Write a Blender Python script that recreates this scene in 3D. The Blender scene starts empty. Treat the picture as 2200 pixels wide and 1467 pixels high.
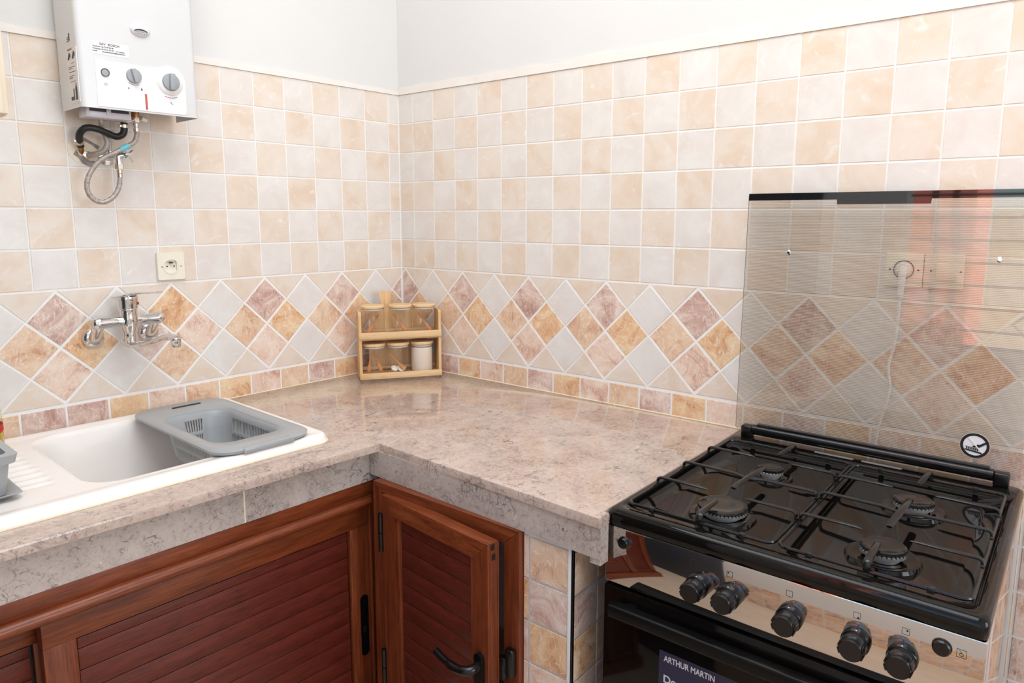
import bpy, bmesh, math, random
from mathutils import Vector, Matrix
random.seed(7)
PI = math.pi
S = bpy.context.scene
COL = S.collection

# ------------------------------------------------------------------ camera, light, exposure
YAW, PITCH, ROLL = 2.2512, -0.1488, 0.0014
FPX, PCX, PCY = 1524.53, 1104.58, 693.36
cd = bpy.data.cameras.new('camera')
cam = bpy.data.objects.new('camera', cd)
COL.objects.link(cam)
fw = Vector((math.cos(PITCH)*math.cos(YAW), math.cos(PITCH)*math.sin(YAW), math.sin(PITCH)))
rt = fw.cross(Vector((0, 0, 1))).normalized()
up = rt.cross(fw)
c_, s_ = math.cos(ROLL), math.sin(ROLL)
r2 = c_*rt + s_*up
u2 = -s_*rt + c_*up
mw = Matrix((r2, u2, -fw)).transposed().to_4x4()
mw.translation = Vector((1.933, -1.74216, 1.4089))
cam.matrix_world = mw
cd.sensor_width = 36.0
cd.lens = FPX/2200*36
cd.shift_x = -(PCX-1100)/2200
cd.shift_y = (PCY-733.5)/2200
cd.clip_start = 0.02
S.camera = cam

S.view_settings.view_transform = 'Standard'
S.view_settings.look = 'None'
S.view_settings.gamma = 1.0
S.view_settings.use_curve_mapping = False
S.view_settings.exposure = 0.0

W = bpy.data.worlds.new('world')
S.world = W
W.use_nodes = True
wn = W.node_tree
sky = wn.nodes.new('ShaderNodeTexSky')
sky.sky_type = 'NISHITA'
sky.sun_disc = False
sky.sun_elevation = math.radians(48)
sky.sun_rotation = math.radians(60)
wn.nodes['Background'].inputs[1].default_value = 0.42
wn.links.new(sky.outputs[0], wn.nodes['Background'].inputs[0])

def area(name, loc, direction, sx, sy, power, color):
    l = bpy.data.lights.new(name, 'AREA')
    l.shape = 'RECTANGLE'
    l.size, l.size_y, l.energy, l.color = sx, sy, power, color
    o = bpy.data.objects.new(name, l)
    COL.objects.link(o)
    o.location = loc
    o.rotation_euler = Vector(direction).to_track_quat('-Z', 'Y').to_euler()
    return o
area('added_side_light', (4.90, -0.85, 1.75), (-1, 0.03, -0.07), 1.2, 1.7, 38, (0.87, 0.985, 1.07))  # added main light from the right; the wall there has no window
area('ceiling_fill', (1.40, -1.20, 2.97), (0, 0, -1), 2.0, 1.3, 36, (0.90, 0.985, 1.05))  # added soft fill standing in for bounced light, no fixture
sl = bpy.data.lights.new('sun', 'SUN')
sl.energy = 24.0
sl.angle = 0.01
so = bpy.data.objects.new('sun', sl)
COL.objects.link(so)
so.rotation_euler = Vector((-0.60, -0.28, -0.75)).to_track_quat('-Z', 'Y').to_euler()

# ------------------------------------------------------------------ frames
T = -0.0424                        # the left wall is not quite square to the back wall
FRAMES = {'W': (0.0, 0.0, 0.0), 'L': (0.0, 0.0, T)}
def fm(frame):
    x, y, a = FRAMES[frame]
    return Matrix.Translation((x, y, 0)) @ Matrix.Rotation(a, 4, 'Z')
def L2W(x, y, z=0.0):
    return fm('L') @ Vector((x, y, z))

# ------------------------------------------------------------------ materials
def lin(c):
    out = []
    for v in c:
        v = v/255.0
        out.append(v/12.92 if v <= 0.04045 else ((v+0.055)/1.055)**2.4)
    return (*out, 1.0)
class Nt:
    def __init__(s, name):
        s.m = bpy.data.materials.new(name)
        s.m.use_nodes = True
        s.nt = s.m.node_tree
        s.b = s.nt.nodes['Principled BSDF']
        s.out = s.nt.nodes['Material Output']
    def n(s, t, **kw):
        x = s.nt.nodes.new(t)
        for k, v in kw.items():
            if k.startswith('i_'):
                x.inputs[int(k[2:])].default_value = v
            else:
                setattr(x, k, v)
        return x
    def l(s, a, b):
        s.nt.links.new(a, b)
    def coords(s, scale=(1, 1, 1), rnd=False):
        tc = s.n('ShaderNodeTexCoord')
        mp = s.n('ShaderNodeMapping')
        mp.inputs['Scale'].default_value = scale
        s.l(tc.outputs['Object'], mp.inputs[0])
        if rnd:
            oi = s.n('ShaderNodeObjectInfo')
            mu = s.n('ShaderNodeVectorMath', operation='SCALE')
            cb = s.n('ShaderNodeCombineXYZ')
            s.l(oi.outputs['Random'], cb.inputs[0])
            m7 = s.n('ShaderNodeMath', operation='MULTIPLY', i_1=7.13)
            s.l(oi.outputs['Random'], m7.inputs[0])
            s.l(m7.outputs[0], cb.inputs[1])
            s.l(oi.outputs['Random'], cb.inputs[2])
            s.l(cb.outputs[0], mu.inputs[0])
            mu.inputs['Scale'].default_value = 13.0
            s.l(mu.outputs[0], mp.inputs['Location'])
        return mp.outputs[0]
    def noise(s, vec, scale, detail=4, rough=0.55, dist=0.0):
        x = s.n('ShaderNodeTexNoise')
        x.inputs['Scale'].default_value = scale
        x.inputs['Detail'].default_value = detail
        x.inputs['Roughness'].default_value = rough
        x.inputs['Distortion'].default_value = dist
        s.l(vec, x.inputs['Vector'])
        return x.outputs['Fac']
    def ramp(s, fac, stops):
        x = s.n('ShaderNodeValToRGB')
        e = x.color_ramp.elements
        while len(e) < len(stops):
            e.new(0.5)
        for i, (p, c) in enumerate(stops):
            e[i].position = p
            e[i].color = c if len(c) == 4 else (*c, 1)
        s.l(fac, x.inputs[0])
        return x.outputs[0]
    def step(s, fac, a, b):
        x = s.n('ShaderNodeMapRange', i_1=a, i_2=b)
        x.interpolation_type = 'SMOOTHSTEP'
        s.l(fac, x.inputs[0])
        return x.outputs[0]
    def math(s, op, a, b):
        x = s.n('ShaderNodeMath', operation=op)
        for i, v in enumerate((a, b)):
            if isinstance(v, (int, float)):
                x.inputs[i].default_value = v
            else:
                s.l(v, x.inputs[i])
        return x.outputs[0]
    def mix(s, fac, a, b, mode='MIX'):
        x = s.n('ShaderNodeMix', data_type='RGBA', blend_type=mode)
        for i, v in ((0, fac), (6, a), (7, b)):
            if isinstance(v, (int, float)):
                x.inputs[i].default_value = v
            elif isinstance(v, tuple):
                x.inputs[i].default_value = v
            else:
                s.l(v, x.inputs[i])
        return x.outputs[2]
    def edges(s, vec, scale, w, warp=0.25, wscale=6.0):
        nz = s.n('ShaderNodeTexNoise')
        nz.inputs['Scale'].default_value = wscale
        nz.inputs['Detail'].default_value = 5
        s.l(vec, nz.inputs['Vector'])
        sc = s.n('ShaderNodeVectorMath', operation='SCALE')
        sc.inputs['Scale'].default_value = warp
        s.l(nz.outputs['Color'], sc.inputs[0])
        ad = s.n('ShaderNodeVectorMath', operation='ADD')
        s.l(vec, ad.inputs[0])
        s.l(sc.outputs[0], ad.inputs[1])
        v = s.n('ShaderNodeTexVoronoi', feature='DISTANCE_TO_EDGE')
        v.inputs['Scale'].default_value = scale
        s.l(ad.outputs[0], v.inputs['Vector'])
        return s.step(v.outputs['Distance'], w, 0.0)
    def schlick(s, f0):
        lw = s.n('ShaderNodeLayerWeight')
        lw.inputs[0].default_value = 0.5
        p = s.math('POWER', lw.outputs['Facing'], 5.0)
        return s.math('ADD', s.math('MULTIPLY', p, 1.0-f0), f0)
    def iso(s, vec, scale, w, dist):
        mp = s.n('ShaderNodeMapping')
        mp.inputs['Rotation'].default_value = (0.3, 0.5, 0.7+scale*0.11)
        mp.inputs['Scale'].default_value = (1.0, 0.38, 0.8)
        s.l(vec, mp.inputs[0])
        n = s.noise(mp.outputs[0], scale, 2.5, 0.5, dist)
        return s.step(s.math('ABSOLUTE', s.math('SUBTRACT', n, 0.5), 0), w, 0.0)
    def bump(s, h, strength, dist=0.002):
        x = s.n('ShaderNodeBump')
        x.inputs['Strength'].default_value = strength
        x.inputs['Distance'].default_value = dist
        s.l(h, x.inputs['Height'])
        s.l(x.outputs[0], s.b.inputs['Normal'])
    def set(s, rough=0.5, metal=0.0, spec=0.5, coat=0.0, color=None):
        s.b.inputs['Roughness'].default_value = rough
        s.b.inputs['Metallic'].default_value = metal
        s.b.inputs['Specular IOR Level'].default_value = spec
        s.b.inputs['Coat Weight'].default_value = coat
        s.b.inputs['Coat Roughness'].default_value = 0.05
        if color is not None:
            if isinstance(color, tuple):
                s.b.inputs['Base Color'].default_value = color
            else:
                s.l(color, s.b.inputs['Base Color'])

def simple(name, rgb, rough=0.45, metal=0.0, spec=0.5, var=0.06, scale=30, bump=0.0, coat=0.0):
    k = Nt(name)
    v = k.coords()
    n = k.noise(v, scale, 3)
    c = lin(rgb)
    d = tuple(max(0, x*(1-var)) for x in c[:3])+(1,)
    e = tuple(min(1, x*(1+var)) for x in c[:3])+(1,)
    k.set(rough, metal, spec, coat, k.ramp(n, [(0.3, d), (0.7, e)]))
    if bump:
        k.bump(n, bump)
    return k.m

def m_plain_tile(name, a, b, c):
    k = Nt(name)
    v = k.coords(rnd=True)
    n1 = k.noise(v, 11, 5, 0.6, 0.6)
    n2 = k.noise(v, 26, 4, 0.6, 1.2)
    col = k.ramp(n1, [(0.32, lin(a)), (0.52, lin(b)), (0.72, lin(c))])
    col = k.mix(k.math('MULTIPLY', k.step(n2, 0.56, 0.76), 0.8), col, lin((238, 231, 226)))
    k.set(0.24, 0, 0.5, 0, col)
    k.bump(k.noise(v, 40, 3), 0.06, 0.001)
    return k.m
def m_marble_tile(name, dark, mid, light, vein=0.5):
    k = Nt(name)
    v = k.coords(rnd=True)
    n1 = k.noise(v, 12, 9, 0.66, 1.2)
    n2 = k.noise(v, 20, 3, 0.5, 0.8)
    col = k.ramp(n1, [(0.32, lin(dark)), (0.46, lin(mid)), (0.62, lin(light))])
    wh = k.math('MULTIPLY', k.math('MAXIMUM', k.iso(v, 30, 0.012, 0.25), k.edges(v, 26, 0.022, 0.05, 10)), k.step(n2, 0.54-0.10*vein, 0.62-0.10*vein))
    wh2 = k.math('MULTIPLY', k.iso(v, 70, 0.024, 0.4), k.step(n2, 0.50+0.08*vein, 0.42+0.08*vein))
    col = k.mix(k.math('MULTIPLY', k.math('MAXIMUM', wh, wh2), 0.62), col, lin((247, 233, 222)))
    dk = k.math('MULTIPLY', k.iso(v, 33, 0.012, 0.6), k.step(n1, 0.50, 0.40))
    col = k.mix(k.math('MULTIPLY', dk, 0.5), col, lin((128, 80, 64)))
    k.set(0.22, 0, 0.5, 0, col)
    k.bump(n1, 0.08, 0.001)
    return k.m
def m_stone(name, a, b, c, rough):
    k = Nt(name)
    v = k.coords()
    n1 = k.noise(v, 7, 10, 0.68, 0.6)
    n2 = k.noise(v, 95, 6, 0.7)
    n3 = k.noise(v, 4.0, 3)
    n4 = k.noise(v, 17, 5, 0.6, 0.5)
    col = k.ramp(n1, [(0.30, lin(a)), (0.5, lin(b)), (0.7, lin(c))])
    col = k.mix(k.math('MULTIPLY', k.step(n2, 0.50, 0.68), 0.55), col, lin((208, 190, 178)))
    col = k.mix(k.math('MULTIPLY', k.step(n2, 0.47, 0.32), 0.5), col, lin((128, 111, 102)))
    cr = k.math('MULTIPLY', k.math('MAXIMUM', k.edges(v, 12, 0.024, 0.30, 9), k.iso(v, 18, 0.010, 0.5)), k.step(n3, 0.42, 0.58))
    cr2 = k.math('MULTIPLY', k.math('MAXIMUM', k.edges(v, 30, 0.030, 0.20, 16), k.iso(v, 46, 0.018, 0.4)), k.step(n4, 0.46, 0.60))
    cr3 = k.math('MULTIPLY', k.edges(v, 70, 0.05, 0.06, 22), k.step(n1, 0.52, 0.40))
    col = k.mix(k.math('MULTIPLY', k.math('MAXIMUM', k.math('MAXIMUM', cr, cr2), cr3), k.math('MULTIPLY', k.step(k.noise(v, 31, 3), 0.36, 0.62), 0.85)), col, lin((88, 76, 72)))
    wv = k.math('MULTIPLY', k.edges(v, 13, 0.010, 0.26, 9), k.step(n4, 0.50, 0.42))
    col = k.mix(k.math('MULTIPLY', wv, 0.75), col, lin((230, 214, 203)))
    k.set(rough, 0, 0.5, 0, col)
    return k.m
def m_wood(name, a, b, c, axis, rough=0.38, sc=1.0, line=0.5):
    k = Nt(name)
    s = [420*sc]*3
    s[axis] = 16*sc
    s2 = [62*sc]*3
    s2[axis] = 4.5*sc
    n1 = k.noise(k.coords(tuple(s)), 1.0, 4, 0.6, 0.3)
    n2 = k.noise(k.coords(tuple(s2)), 1.0, 5, 0.62, 1.0)
    col = k.ramp(n2, [(0.32, lin(a)), (0.52, lin(b)), (0.72, lin(c))])
    dk = k.step(n1, 0.52, 0.36)
    col = k.mix(k.math('MULTIPLY', dk, line), col, tuple(x*0.35 for x in lin(a)[:3])+(1,))
    k.set(rough, 0, 0.5, 0, col)
    k.bump(n1, 0.10, 0.0005)
    return k.m
def m_thin_glass(name, tint, f0=0.04, rough=0.02):
    k = Nt(name)
    k.nt.nodes.remove(k.b)
    tr = k.n('ShaderNodeBsdfTransparent')
    tr.inputs[0].default_value = tint
    gl = k.n('ShaderNodeBsdfGlossy')
    gl.inputs['Roughness'].default_value = rough
    mx = k.n('ShaderNodeMixShader')
    k.l(k.schlick(0.035), mx.inputs[0])
    k.l(tr.outputs[0], mx.inputs[1])
    k.l(gl.outputs[0], mx.inputs[2])
    k.l(mx.outputs[0], k.out.inputs[0])
    return k.m
def m_lid_glass():
    k = Nt('striped_glass')
    k.nt.nodes.remove(k.b)
    tc = k.n('ShaderNodeTexCoord')
    sp = k.n('ShaderNodeSeparateXYZ')
    k.l(tc.outputs['Object'], sp.inputs[0])
    ph = k.math('MULTIPLY', sp.outputs[2], 2*PI/0.0035)
    sn = k.n('ShaderNodeMath', operation='SINE')
    k.l(ph, sn.inputs[0])
    st = k.step(sn.outputs[0], -0.5, 0.6)
    tr = k.n('ShaderNodeBsdfTransparent')
    tr.inputs[0].default_value = (0.76, 0.72, 0.67, 1)
    df = k.n('ShaderNodeBsdfDiffuse')
    df.inputs[0].default_value = lin((232, 226, 220))
    m1 = k.n('ShaderNodeMixShader')
    k.l(k.math('MULTIPLY', st, 0.26), m1.inputs[0])
    k.l(tr.outputs[0], m1.inputs[1])
    k.l(df.outputs[0], m1.inputs[2])
    gl = k.n('ShaderNodeBsdfGlossy')
    gl.inputs['Roughness'].default_value = 0.01
    m2 = k.n('ShaderNodeMixShader')
    k.l(k.schlick(0.085), m2.inputs[0])
    k.l(m1.outputs[0], m2.inputs[1])
    k.l(gl.outputs[0], m2.inputs[2])
    k.l(m2.outputs[0], k.out.inputs[0])
    return k.m
def m_braid():
    k = Nt('braided_steel')
    v = k.coords()
    w1 = k.n('ShaderNodeTexVoronoi')
    w1.inputs['Scale'].default_value = 1000
    k.l(v, w1.inputs['Vector'])
    col = k.ramp(w1.outputs['Distance'], [(0.0, lin((236, 230, 222))), (0.6, lin((160, 150, 142)))])
    k.set(0.35, 0.4, 0.5, 0, col)
    k.bump(w1.outputs['Distance'], 0.4, 0.0008)
    return k.m

MT = {}
MT['paint'] = simple('white_paint', (225, 222, 220), 0.75, var=0.01, scale=4, bump=0.02)
MT['grout'] = simple('tile_grout', (243, 238, 234), 0.7, var=0.02, scale=60, bump=0.05)
MT['edging'] = simple('cream_edging', (238, 230, 223), 0.55, var=0.03, scale=14, bump=0.08)
MT['peach'] = m_plain_tile('peach_tile', (226, 203, 182), (231, 214, 199), (233, 222, 213))
MT['pale'] = m_plain_tile('pale_tile', (226, 214, 207), (230, 222, 216), (235, 229, 225))
MT['mauve'] = m_marble_tile('mauve_marble', (188, 144, 130), (211, 176, 162), (234, 212, 199), 0.9)
MT['tan'] = m_marble_tile('tan_marble', (206, 157, 127), (227, 189, 157), (238, 211, 185), 0.6)
MT['orange'] = m_marble_tile('orange_marble', (208, 148, 106), (228, 181, 139), (240, 211, 173), 0.6)
MT['veined'] = m_marble_tile('veined_marble', (208, 158, 138), (231, 197, 176), (240, 217, 200), 1.7)
MT['stone'] = m_stone('brown_marble', (176, 152, 138), (195, 170, 156), (207, 185, 171), 0.05)
MT['stone_front'] = m_stone('brown_marble_front', (172, 158, 149), (191, 176, 167), (206, 192, 182), 0.25)
MT['sealant'] = simple('cream_sealant', (238, 218, 186), 0.5)
MT['frame_x'] = m_wood('walnut_frame_across', (106, 46, 22), (131, 62, 31), (147, 77, 41), 0, 0.34)
MT['frame_y'] = m_wood('walnut_frame_along', (106, 46, 22), (131, 62, 31), (147, 77, 41), 1, 0.34)
MT['frame_z'] = m_wood('walnut_frame_upright', (102, 44, 22), (125, 58, 29), (141, 71, 37), 2, 0.34)
MT['plank_x'] = m_wood('mahogany_plank_across', (86, 30, 19), (99, 36, 23), (110, 42, 28), 0, 0.42, 1.3, 0.6)
MT['plank_y'] = m_wood('mahogany_plank_along', (90, 32, 20), (104, 39, 25), (116, 46, 31), 1, 0.42, 1.3, 0.6)
MT['black'] = simple('black_plastic', (13, 12, 13), 0.24, var=0.2)
MT['blackmatt'] = simple('matt_black_plastic', (12, 11, 11), 0.30, spec=0.18, var=0.1)
MT['rubber'] = simple('black_rubber', (26, 26, 26), 0.38, var=0.2, bump=0.05)
MT['dark'] = simple('interior_shade', (9, 6, 5), 0.9)  # near-black colour holds the shade inside the cupboards
MT['enamel'] = simple('black_enamel', (15, 12, 10), 0.045, spec=0.3, var=0.1, scale=6)
MT['iron'] = simple('black_enamelled_rod', (20, 18, 17), 0.20, spec=0.5, var=0.2, scale=200, bump=0.03)
MT['ovenglass'] = simple('black_glass', (14, 11, 9), 0.05, spec=0.3, var=0.05)
MT['steel'] = simple('polished_steel', (206, 198, 192), 0.035, 1.0, var=0.02, scale=8)
MT['alu'] = simple('burner_alloy', (188, 184, 180), 0.42, 0.7, var=0.08, scale=90)
MT['chrome'] = simple('chrome', (222, 220, 218), 0.07, 1.0, var=0.01)
MT['brass'] = simple('brass', (196, 132, 70), 0.3, 1.0)
MT['nickel'] = simple('nickel', (206, 196, 184), 0.22, 1.0, var=0.04)
MT['capmetal'] = simple('burner_cap', (28, 25, 23), 0.16, 0.0, 0.35, var=0.15, scale=80)
MT['ceramic'] = simple('white_ceramic', (244, 235, 228), 0.12, var=0.01, scale=5)
MT['enamel_white'] = simple('white_enamel', (216, 214, 214), 0.25, var=0.01, scale=5)
MT['panel_white'] = simple('white_panel', (235, 232, 232), 0.4, var=0.01)
MT['greyknob'] = simple('grey_plastic_knob', (160, 162, 166), 0.4)
MT['greyplastic'] = simple('grey_plastic', (164, 164, 164), 0.34, var=0.02, scale=8)
MT['socket'] = simple('cream_plastic', (240, 230, 212), 0.35, var=0.01)
MT['cord'] = simple('white_cord', (238, 230, 224), 0.5)
MT['bamboo_x'] = m_wood('bamboo_across', (222, 176, 122), (234, 194, 144), (242, 208, 162), 0, 0.5, 0.7, 0.10)
MT['bamboo_y'] = m_wood('bamboo_along', (222, 176, 122), (234, 194, 144), (242, 208, 162), 1, 0.5, 0.7, 0.10)
MT['bamboo_z'] = m_wood('bamboo_upright', (216, 168, 112), (230, 186, 134), (240, 204, 154), 2, 0.5, 0.7, 0.12)
MT['spoonwood'] = simple('spoon_wood', (204, 132, 78), 0.5, var=0.12, scale=40)
MT['jarglass'] = m_thin_glass('jar_glass', (0.992, 0.988, 0.984, 1))
MT['seal'] = simple('jar_seal', (206, 198, 190), 0.4)
MT['flour'] = simple('white_powder', (240, 222, 204), 0.9, var=0.03, scale=120, bump=0.1)
MT['shell'] = simple('white_shell', (244, 232, 218), 0.6)
MT['plaster'] = simple('white_plaster', (240, 226, 206), 0.85, var=0.06, scale=40, bump=0.3)
MT['cement'] = simple('grey_cement', (150, 140, 138), 0.9, var=0.35, scale=120, bump=0.5)
MT['braid'] = m_braid()
MT['red'] = simple('red_print', (200, 40, 40), 0.5)
MT['blue'] = simple('blue_print', (40, 60, 150), 0.5)
MT['ink'] = simple('grey_ink', (70, 66, 70), 0.6)
MT['inkblack'] = simple('black_ink', (18, 17, 18), 0.5)
MT['tape'] = simple('turquoise_tape', (110, 190, 204), 0.5)
MT['lilac'] = simple('lilac_white_plastic', (222, 216, 226), 0.25, var=0.03)
MT['paper'] = simple('white_paper', (232, 228, 228), 0.5, var=0.01)
MT['navy'] = simple('navy_paper', (30, 32, 66), 0.35, var=0.2, scale=8)
MT['white_ink'] = simple('white_ink', (225, 222, 232), 0.5)
MT['lid'] = m_lid_glass()
MT['liquid'] = simple('yellow_soap', (214, 170, 40), 0.15, var=0.05)
MT['clearplastic'] = m_thin_glass('clear_plastic', (0.95, 0.93, 0.80, 1))
MT['cabcream'] = m_wood('cream_laminate', (226, 208, 180), (236, 220, 196), (242, 230, 210), 2, 0.45, 0.6, 0.08)
MT['floor'] = simple('cream_floor_tile', (214, 192, 170), 0.25, var=0.05, scale=7)
MT['pinkwall'] = simple('pink_render', (214, 128, 112), 0.9, var=0.06, scale=20, bump=0.2)
MT['sandwall'] = simple('sand_render', (206, 188, 160), 0.9, var=0.08, scale=9, bump=0.2)
MT['grille'] = simple('grey_iron', (108, 104, 104), 0.5)
MT['redplastic'] = simple('red_plastic', (190, 84, 66), 0.35)
MT['lens'] = simple('grey_lens', (176, 172, 178), 0.15)

# ------------------------------------------------------------------ mesh helpers
def nb():
    return bmesh.new()
def box(bm, x0, x1, y0, y1, z0, z1, bev=0.0, seg=2, mtx=None):
    vs = [bm.verts.new((x, y, z)) for x in (x0, x1) for y in (y0, y1) for z in (z0, z1)]
    f = [(0, 1, 3, 2), (4, 6, 7, 5), (0, 4, 5, 1), (2, 3, 7, 6), (0, 2, 6, 4), (1, 5, 7, 3)]
    fs = [bm.faces.new([vs[i] for i in q]) for q in f]
    for q in fs:
        q.material_index = 1
    geo = vs
    if bev:
        es = list({e for q in fs for e in q.edges})
        r = bmesh.ops.bevel(bm, geom=es, offset=bev, segments=seg, profile=0.5, affect='EDGES')
        for q in r['faces']:
            q.material_index = 0
        geo = list({v for q in r['faces'] for v in q.verts} | {v for v in vs if v.is_valid})
    if mtx is not None:
        bmesh.ops.transform(bm, matrix=mtx, verts=geo)
    return geo
def basis(d):
    d = d.normalized()
    a = Vector((0, 0, 1)) if abs(d.z) < 0.9 else Vector((1, 0, 0))
    u = d.cross(a).normalized()
    return u, d.cross(u).normalized()
def rings(bm, rs, cap0=True, cap1=True, closed_loop=False):
    rv = [[bm.verts.new(p) for p in r] for r in rs]
    n = len(rv[0])
    pairs = list(zip(rv, rv[1:]))
    if closed_loop:
        pairs.append((rv[-1], rv[0]))
    for a, b in pairs:
        for i in range(n):
            j = (i+1) % n
            bm.faces.new((a[i], a[j], b[j], b[i]))
    if cap0 and not closed_loop:
        bm.faces.new(list(reversed(rv[0]))).material_index = 1
    if cap1 and not closed_loop:
        bm.faces.new(rv[-1]).material_index = 1
    return rv
def cyl(bm, p0, p1, r0, r1=None, n=24, cap=True):
    p0, p1 = Vector(p0), Vector(p1)
    r1 = r0 if r1 is None else r1
    u, v = basis(p1-p0)
    rings(bm, [[p+r*(math.cos(2*PI*i/n)*u+math.sin(2*PI*i/n)*v) for i in range(n)] for p, r in ((p0, r0), (p1, r1))], cap, cap)
def lathe(bm, prof, c=(0, 0, 0), axis=(0, 0, 1), n=28, cap0=True, cap1=True):
    c, ax = Vector(c), Vector(axis).normalized()
    u, v = basis(ax)
    rings(bm, [[c+ax*z+max(r, 1e-5)*(math.cos(2*PI*i/n)*u+math.sin(2*PI*i/n)*v) for i in range(n)] for r, z in prof], cap0, cap1)
def smooth(pts, k=6, closed=False):
    P = [Vector(p) for p in pts]
    out = []
    n = len(P)
    for i in range(n if closed else n-1):
        g = (lambda j: P[j % n]) if closed else (lambda j: P[min(max(j, 0), n-1)])
        a, b, c, d = g(i-1), g(i), g(i+1), g(i+2)
        for q in range(k):
            t = q/k
            out.append(0.5*((2*b)+(c-a)*t+(2*a-5*b+4*c-d)*t*t+(3*b-a-3*c+d)*t**3))
    if not closed:
        out.append(P[-1])
    return out
def tube(bm, pts, r, n=10, closed=False, flat=1.0, upv=None):
    P = [Vector(p) for p in pts]
    m = len(P)
    rr = r if isinstance(r, (list, tuple)) else [r]*m
    if len(rr) != m:
        rr = [rr[min(len(rr)-1, int(i*len(rr)/m))] for i in range(m)]
    tg = []
    for i in range(m):
        a = P[(i-1) % m] if closed else P[max(i-1, 0)]
        b = P[(i+1) % m] if closed else P[min(i+1, m-1)]
        tg.append((b-a).normalized())
    u, v = basis(tg[0])
    out = []
    for i in range(m):
        u = (u-tg[i]*u.dot(tg[i])).normalized()
        if upv is not None:
            u = tg[i].cross(Vector(upv)).normalized()
        v = tg[i].cross(u).normalized()
        out.append([P[i]+rr[i]*(math.cos(2*PI*q/n)*u+flat*math.sin(2*PI*q/n)*v) for q in range(n)])
    rings(bm, out, True, True, closed)
def prism(bm, pts, o, ax, ay, depth):
    """polygon in the plane (o, ax, ay), pushed along ax x ay by depth"""
    o, ax, ay = Vector(o), Vector(ax), Vector(ay)
    nz = ax.cross(ay).normalized()*depth
    a = [bm.verts.new(o+ax*p[0]+ay*p[1]) for p in pts]
    b = [bm.verts.new(o+ax*p[0]+ay*p[1]+nz) for p in pts]
    bm.faces.new(list(reversed(a)))
    bm.faces.new(b)
    n = len(a)
    for i in range(n):
        j = (i+1) % n
        bm.faces.new((a[i], a[j], b[j], b[i]))
def rrect(x0, x1, y0, y1, r, n=6):
    out = []
    for cx, cy, a0 in ((x1-r, y1-r, 0), (x0+r, y1-r, 90), (x0+r, y0+r, 180), (x1-r, y0+r, 270)):
        for i in range(n+1):
            a = math.radians(a0+90*i/n)
            out.append((cx+r*math.cos(a), cy+r*math.sin(a)))
    return out
def disc(r, n=24, cx=0, cy=0):
    return [(cx+r*math.cos(2*PI*i/n), cy+r*math.sin(2*PI*i/n)) for i in range(n)]
def annulus(bm, r0, r1, o, ax, ay, depth, n=36, a0=0, a1=360):
    full = a1-a0 >= 360
    m = n if full else n+1
    pts = lambda r: [(r*math.cos(math.radians(a0+(a1-a0)*i/n)), r*math.sin(math.radians(a0+(a1-a0)*i/n))) for i in range(m)]
    if not full:
        prism(bm, pts(r1)+list(reversed(pts(r0))), o, ax, ay, depth)
        return
    o, ax, ay = Vector(o), Vector(ax), Vector(ay)
    nz = ax.cross(ay).normalized()*depth
    A, B = pts(r0), pts(r1)
    at = lambda p, z: o+ax*p[0]+ay*p[1]+nz*z
    rings(bm, [[at(A[i], 0) for i in range(n)], [at(B[i], 0) for i in range(n)], [at(B[i], 1) for i in range(n)], [at(A[i], 1) for i in range(n)]], closed_loop=True)

def to_mesh(name, bm, mat, angle=38):
    bmesh.ops.recalc_face_normals(bm, faces=bm.faces)
    me = bpy.data.meshes.new(name)
    bm.to_mesh(me)
    bm.free()
    for p in me.polygons:
        p.use_smooth = p.material_index == 0
        p.material_index = 0
    me.set_sharp_from_angle(angle=math.radians(angle))
    me.materials.append(MT[mat] if isinstance(mat, str) else mat)
    return me
def link(name, data, parent=None):
    o = bpy.data.objects.new(name, data)
    COL.objects.link(o)
    if parent is not None:
        o.parent = parent
    return o
class Thing:
    """an Empty at the thing's base; its parts are modelled in the frame's coordinates and hang from it"""
    def __init__(s, name, label, cat, base, frame='W', group=None):
        s.base = Vector(base)
        s.frame = frame
        s.root = link(name, None)
        s.root.matrix_world = fm(frame) @ Matrix.Translation(s.base)
        s.root['label'] = label
        s.root['category'] = cat
        if group:
            s.root['group'] = group
    def part(s, name, bm, mat, parent=None, label=None, angle=38):
        bmesh.ops.translate(bm, vec=-s.base, verts=bm.verts)
        o = link(name, to_mesh(name, bm, mat, angle), parent or s.root)
        if label:
            o['label'] = label
        return o
    def text(s, name, body, size, mat, loc, rot, parent=None, sx=1.0, align='LEFT'):
        cu = bpy.data.curves.new(name, 'FONT')
        cu.body = body
        cu.size = size
        cu.extrude = 0.0002
        cu.offset = size*0.018 if size > 0.01 else size*0.006
        cu.align_x = align
        cu.materials.append(MT[mat])
        tmp = bpy.data.objects.new('tmp', cu)
        me = bpy.data.meshes.new_from_object(tmp)
        bpy.data.objects.remove(tmp)
        if not me.materials:
            me.materials.append(MT[mat])
        o = link(name, me, parent or s.root)
        o.location = Vector(loc)-s.base
        o.rotation_euler = rot
        o.scale = (sx, 1, 1)
        return o
def single(name, label, cat, bm, mat, base, frame='W', group=None, angle=38):
    base = Vector(base)
    bmesh.ops.translate(bm, vec=-base, verts=bm.verts)
    o = link(name, to_mesh(name, bm, mat, angle))
    o.matrix_world = fm(frame) @ Matrix.Translation(base)
    o['label'] = label
    o['category'] = cat
    if group:
        o['group'] = group
    return o
def struct(name, bm, mat, frame='W', parent=None):
    o = link(name, to_mesh(name, bm, mat), parent)
    if parent is None:
        o.matrix_world = fm(frame)
        o['kind'] = 'structure'
    return o
ROT_BACK = (PI/2, 0, 0)
ROT_LEFT = (PI/2, 0, PI/2)

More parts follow.
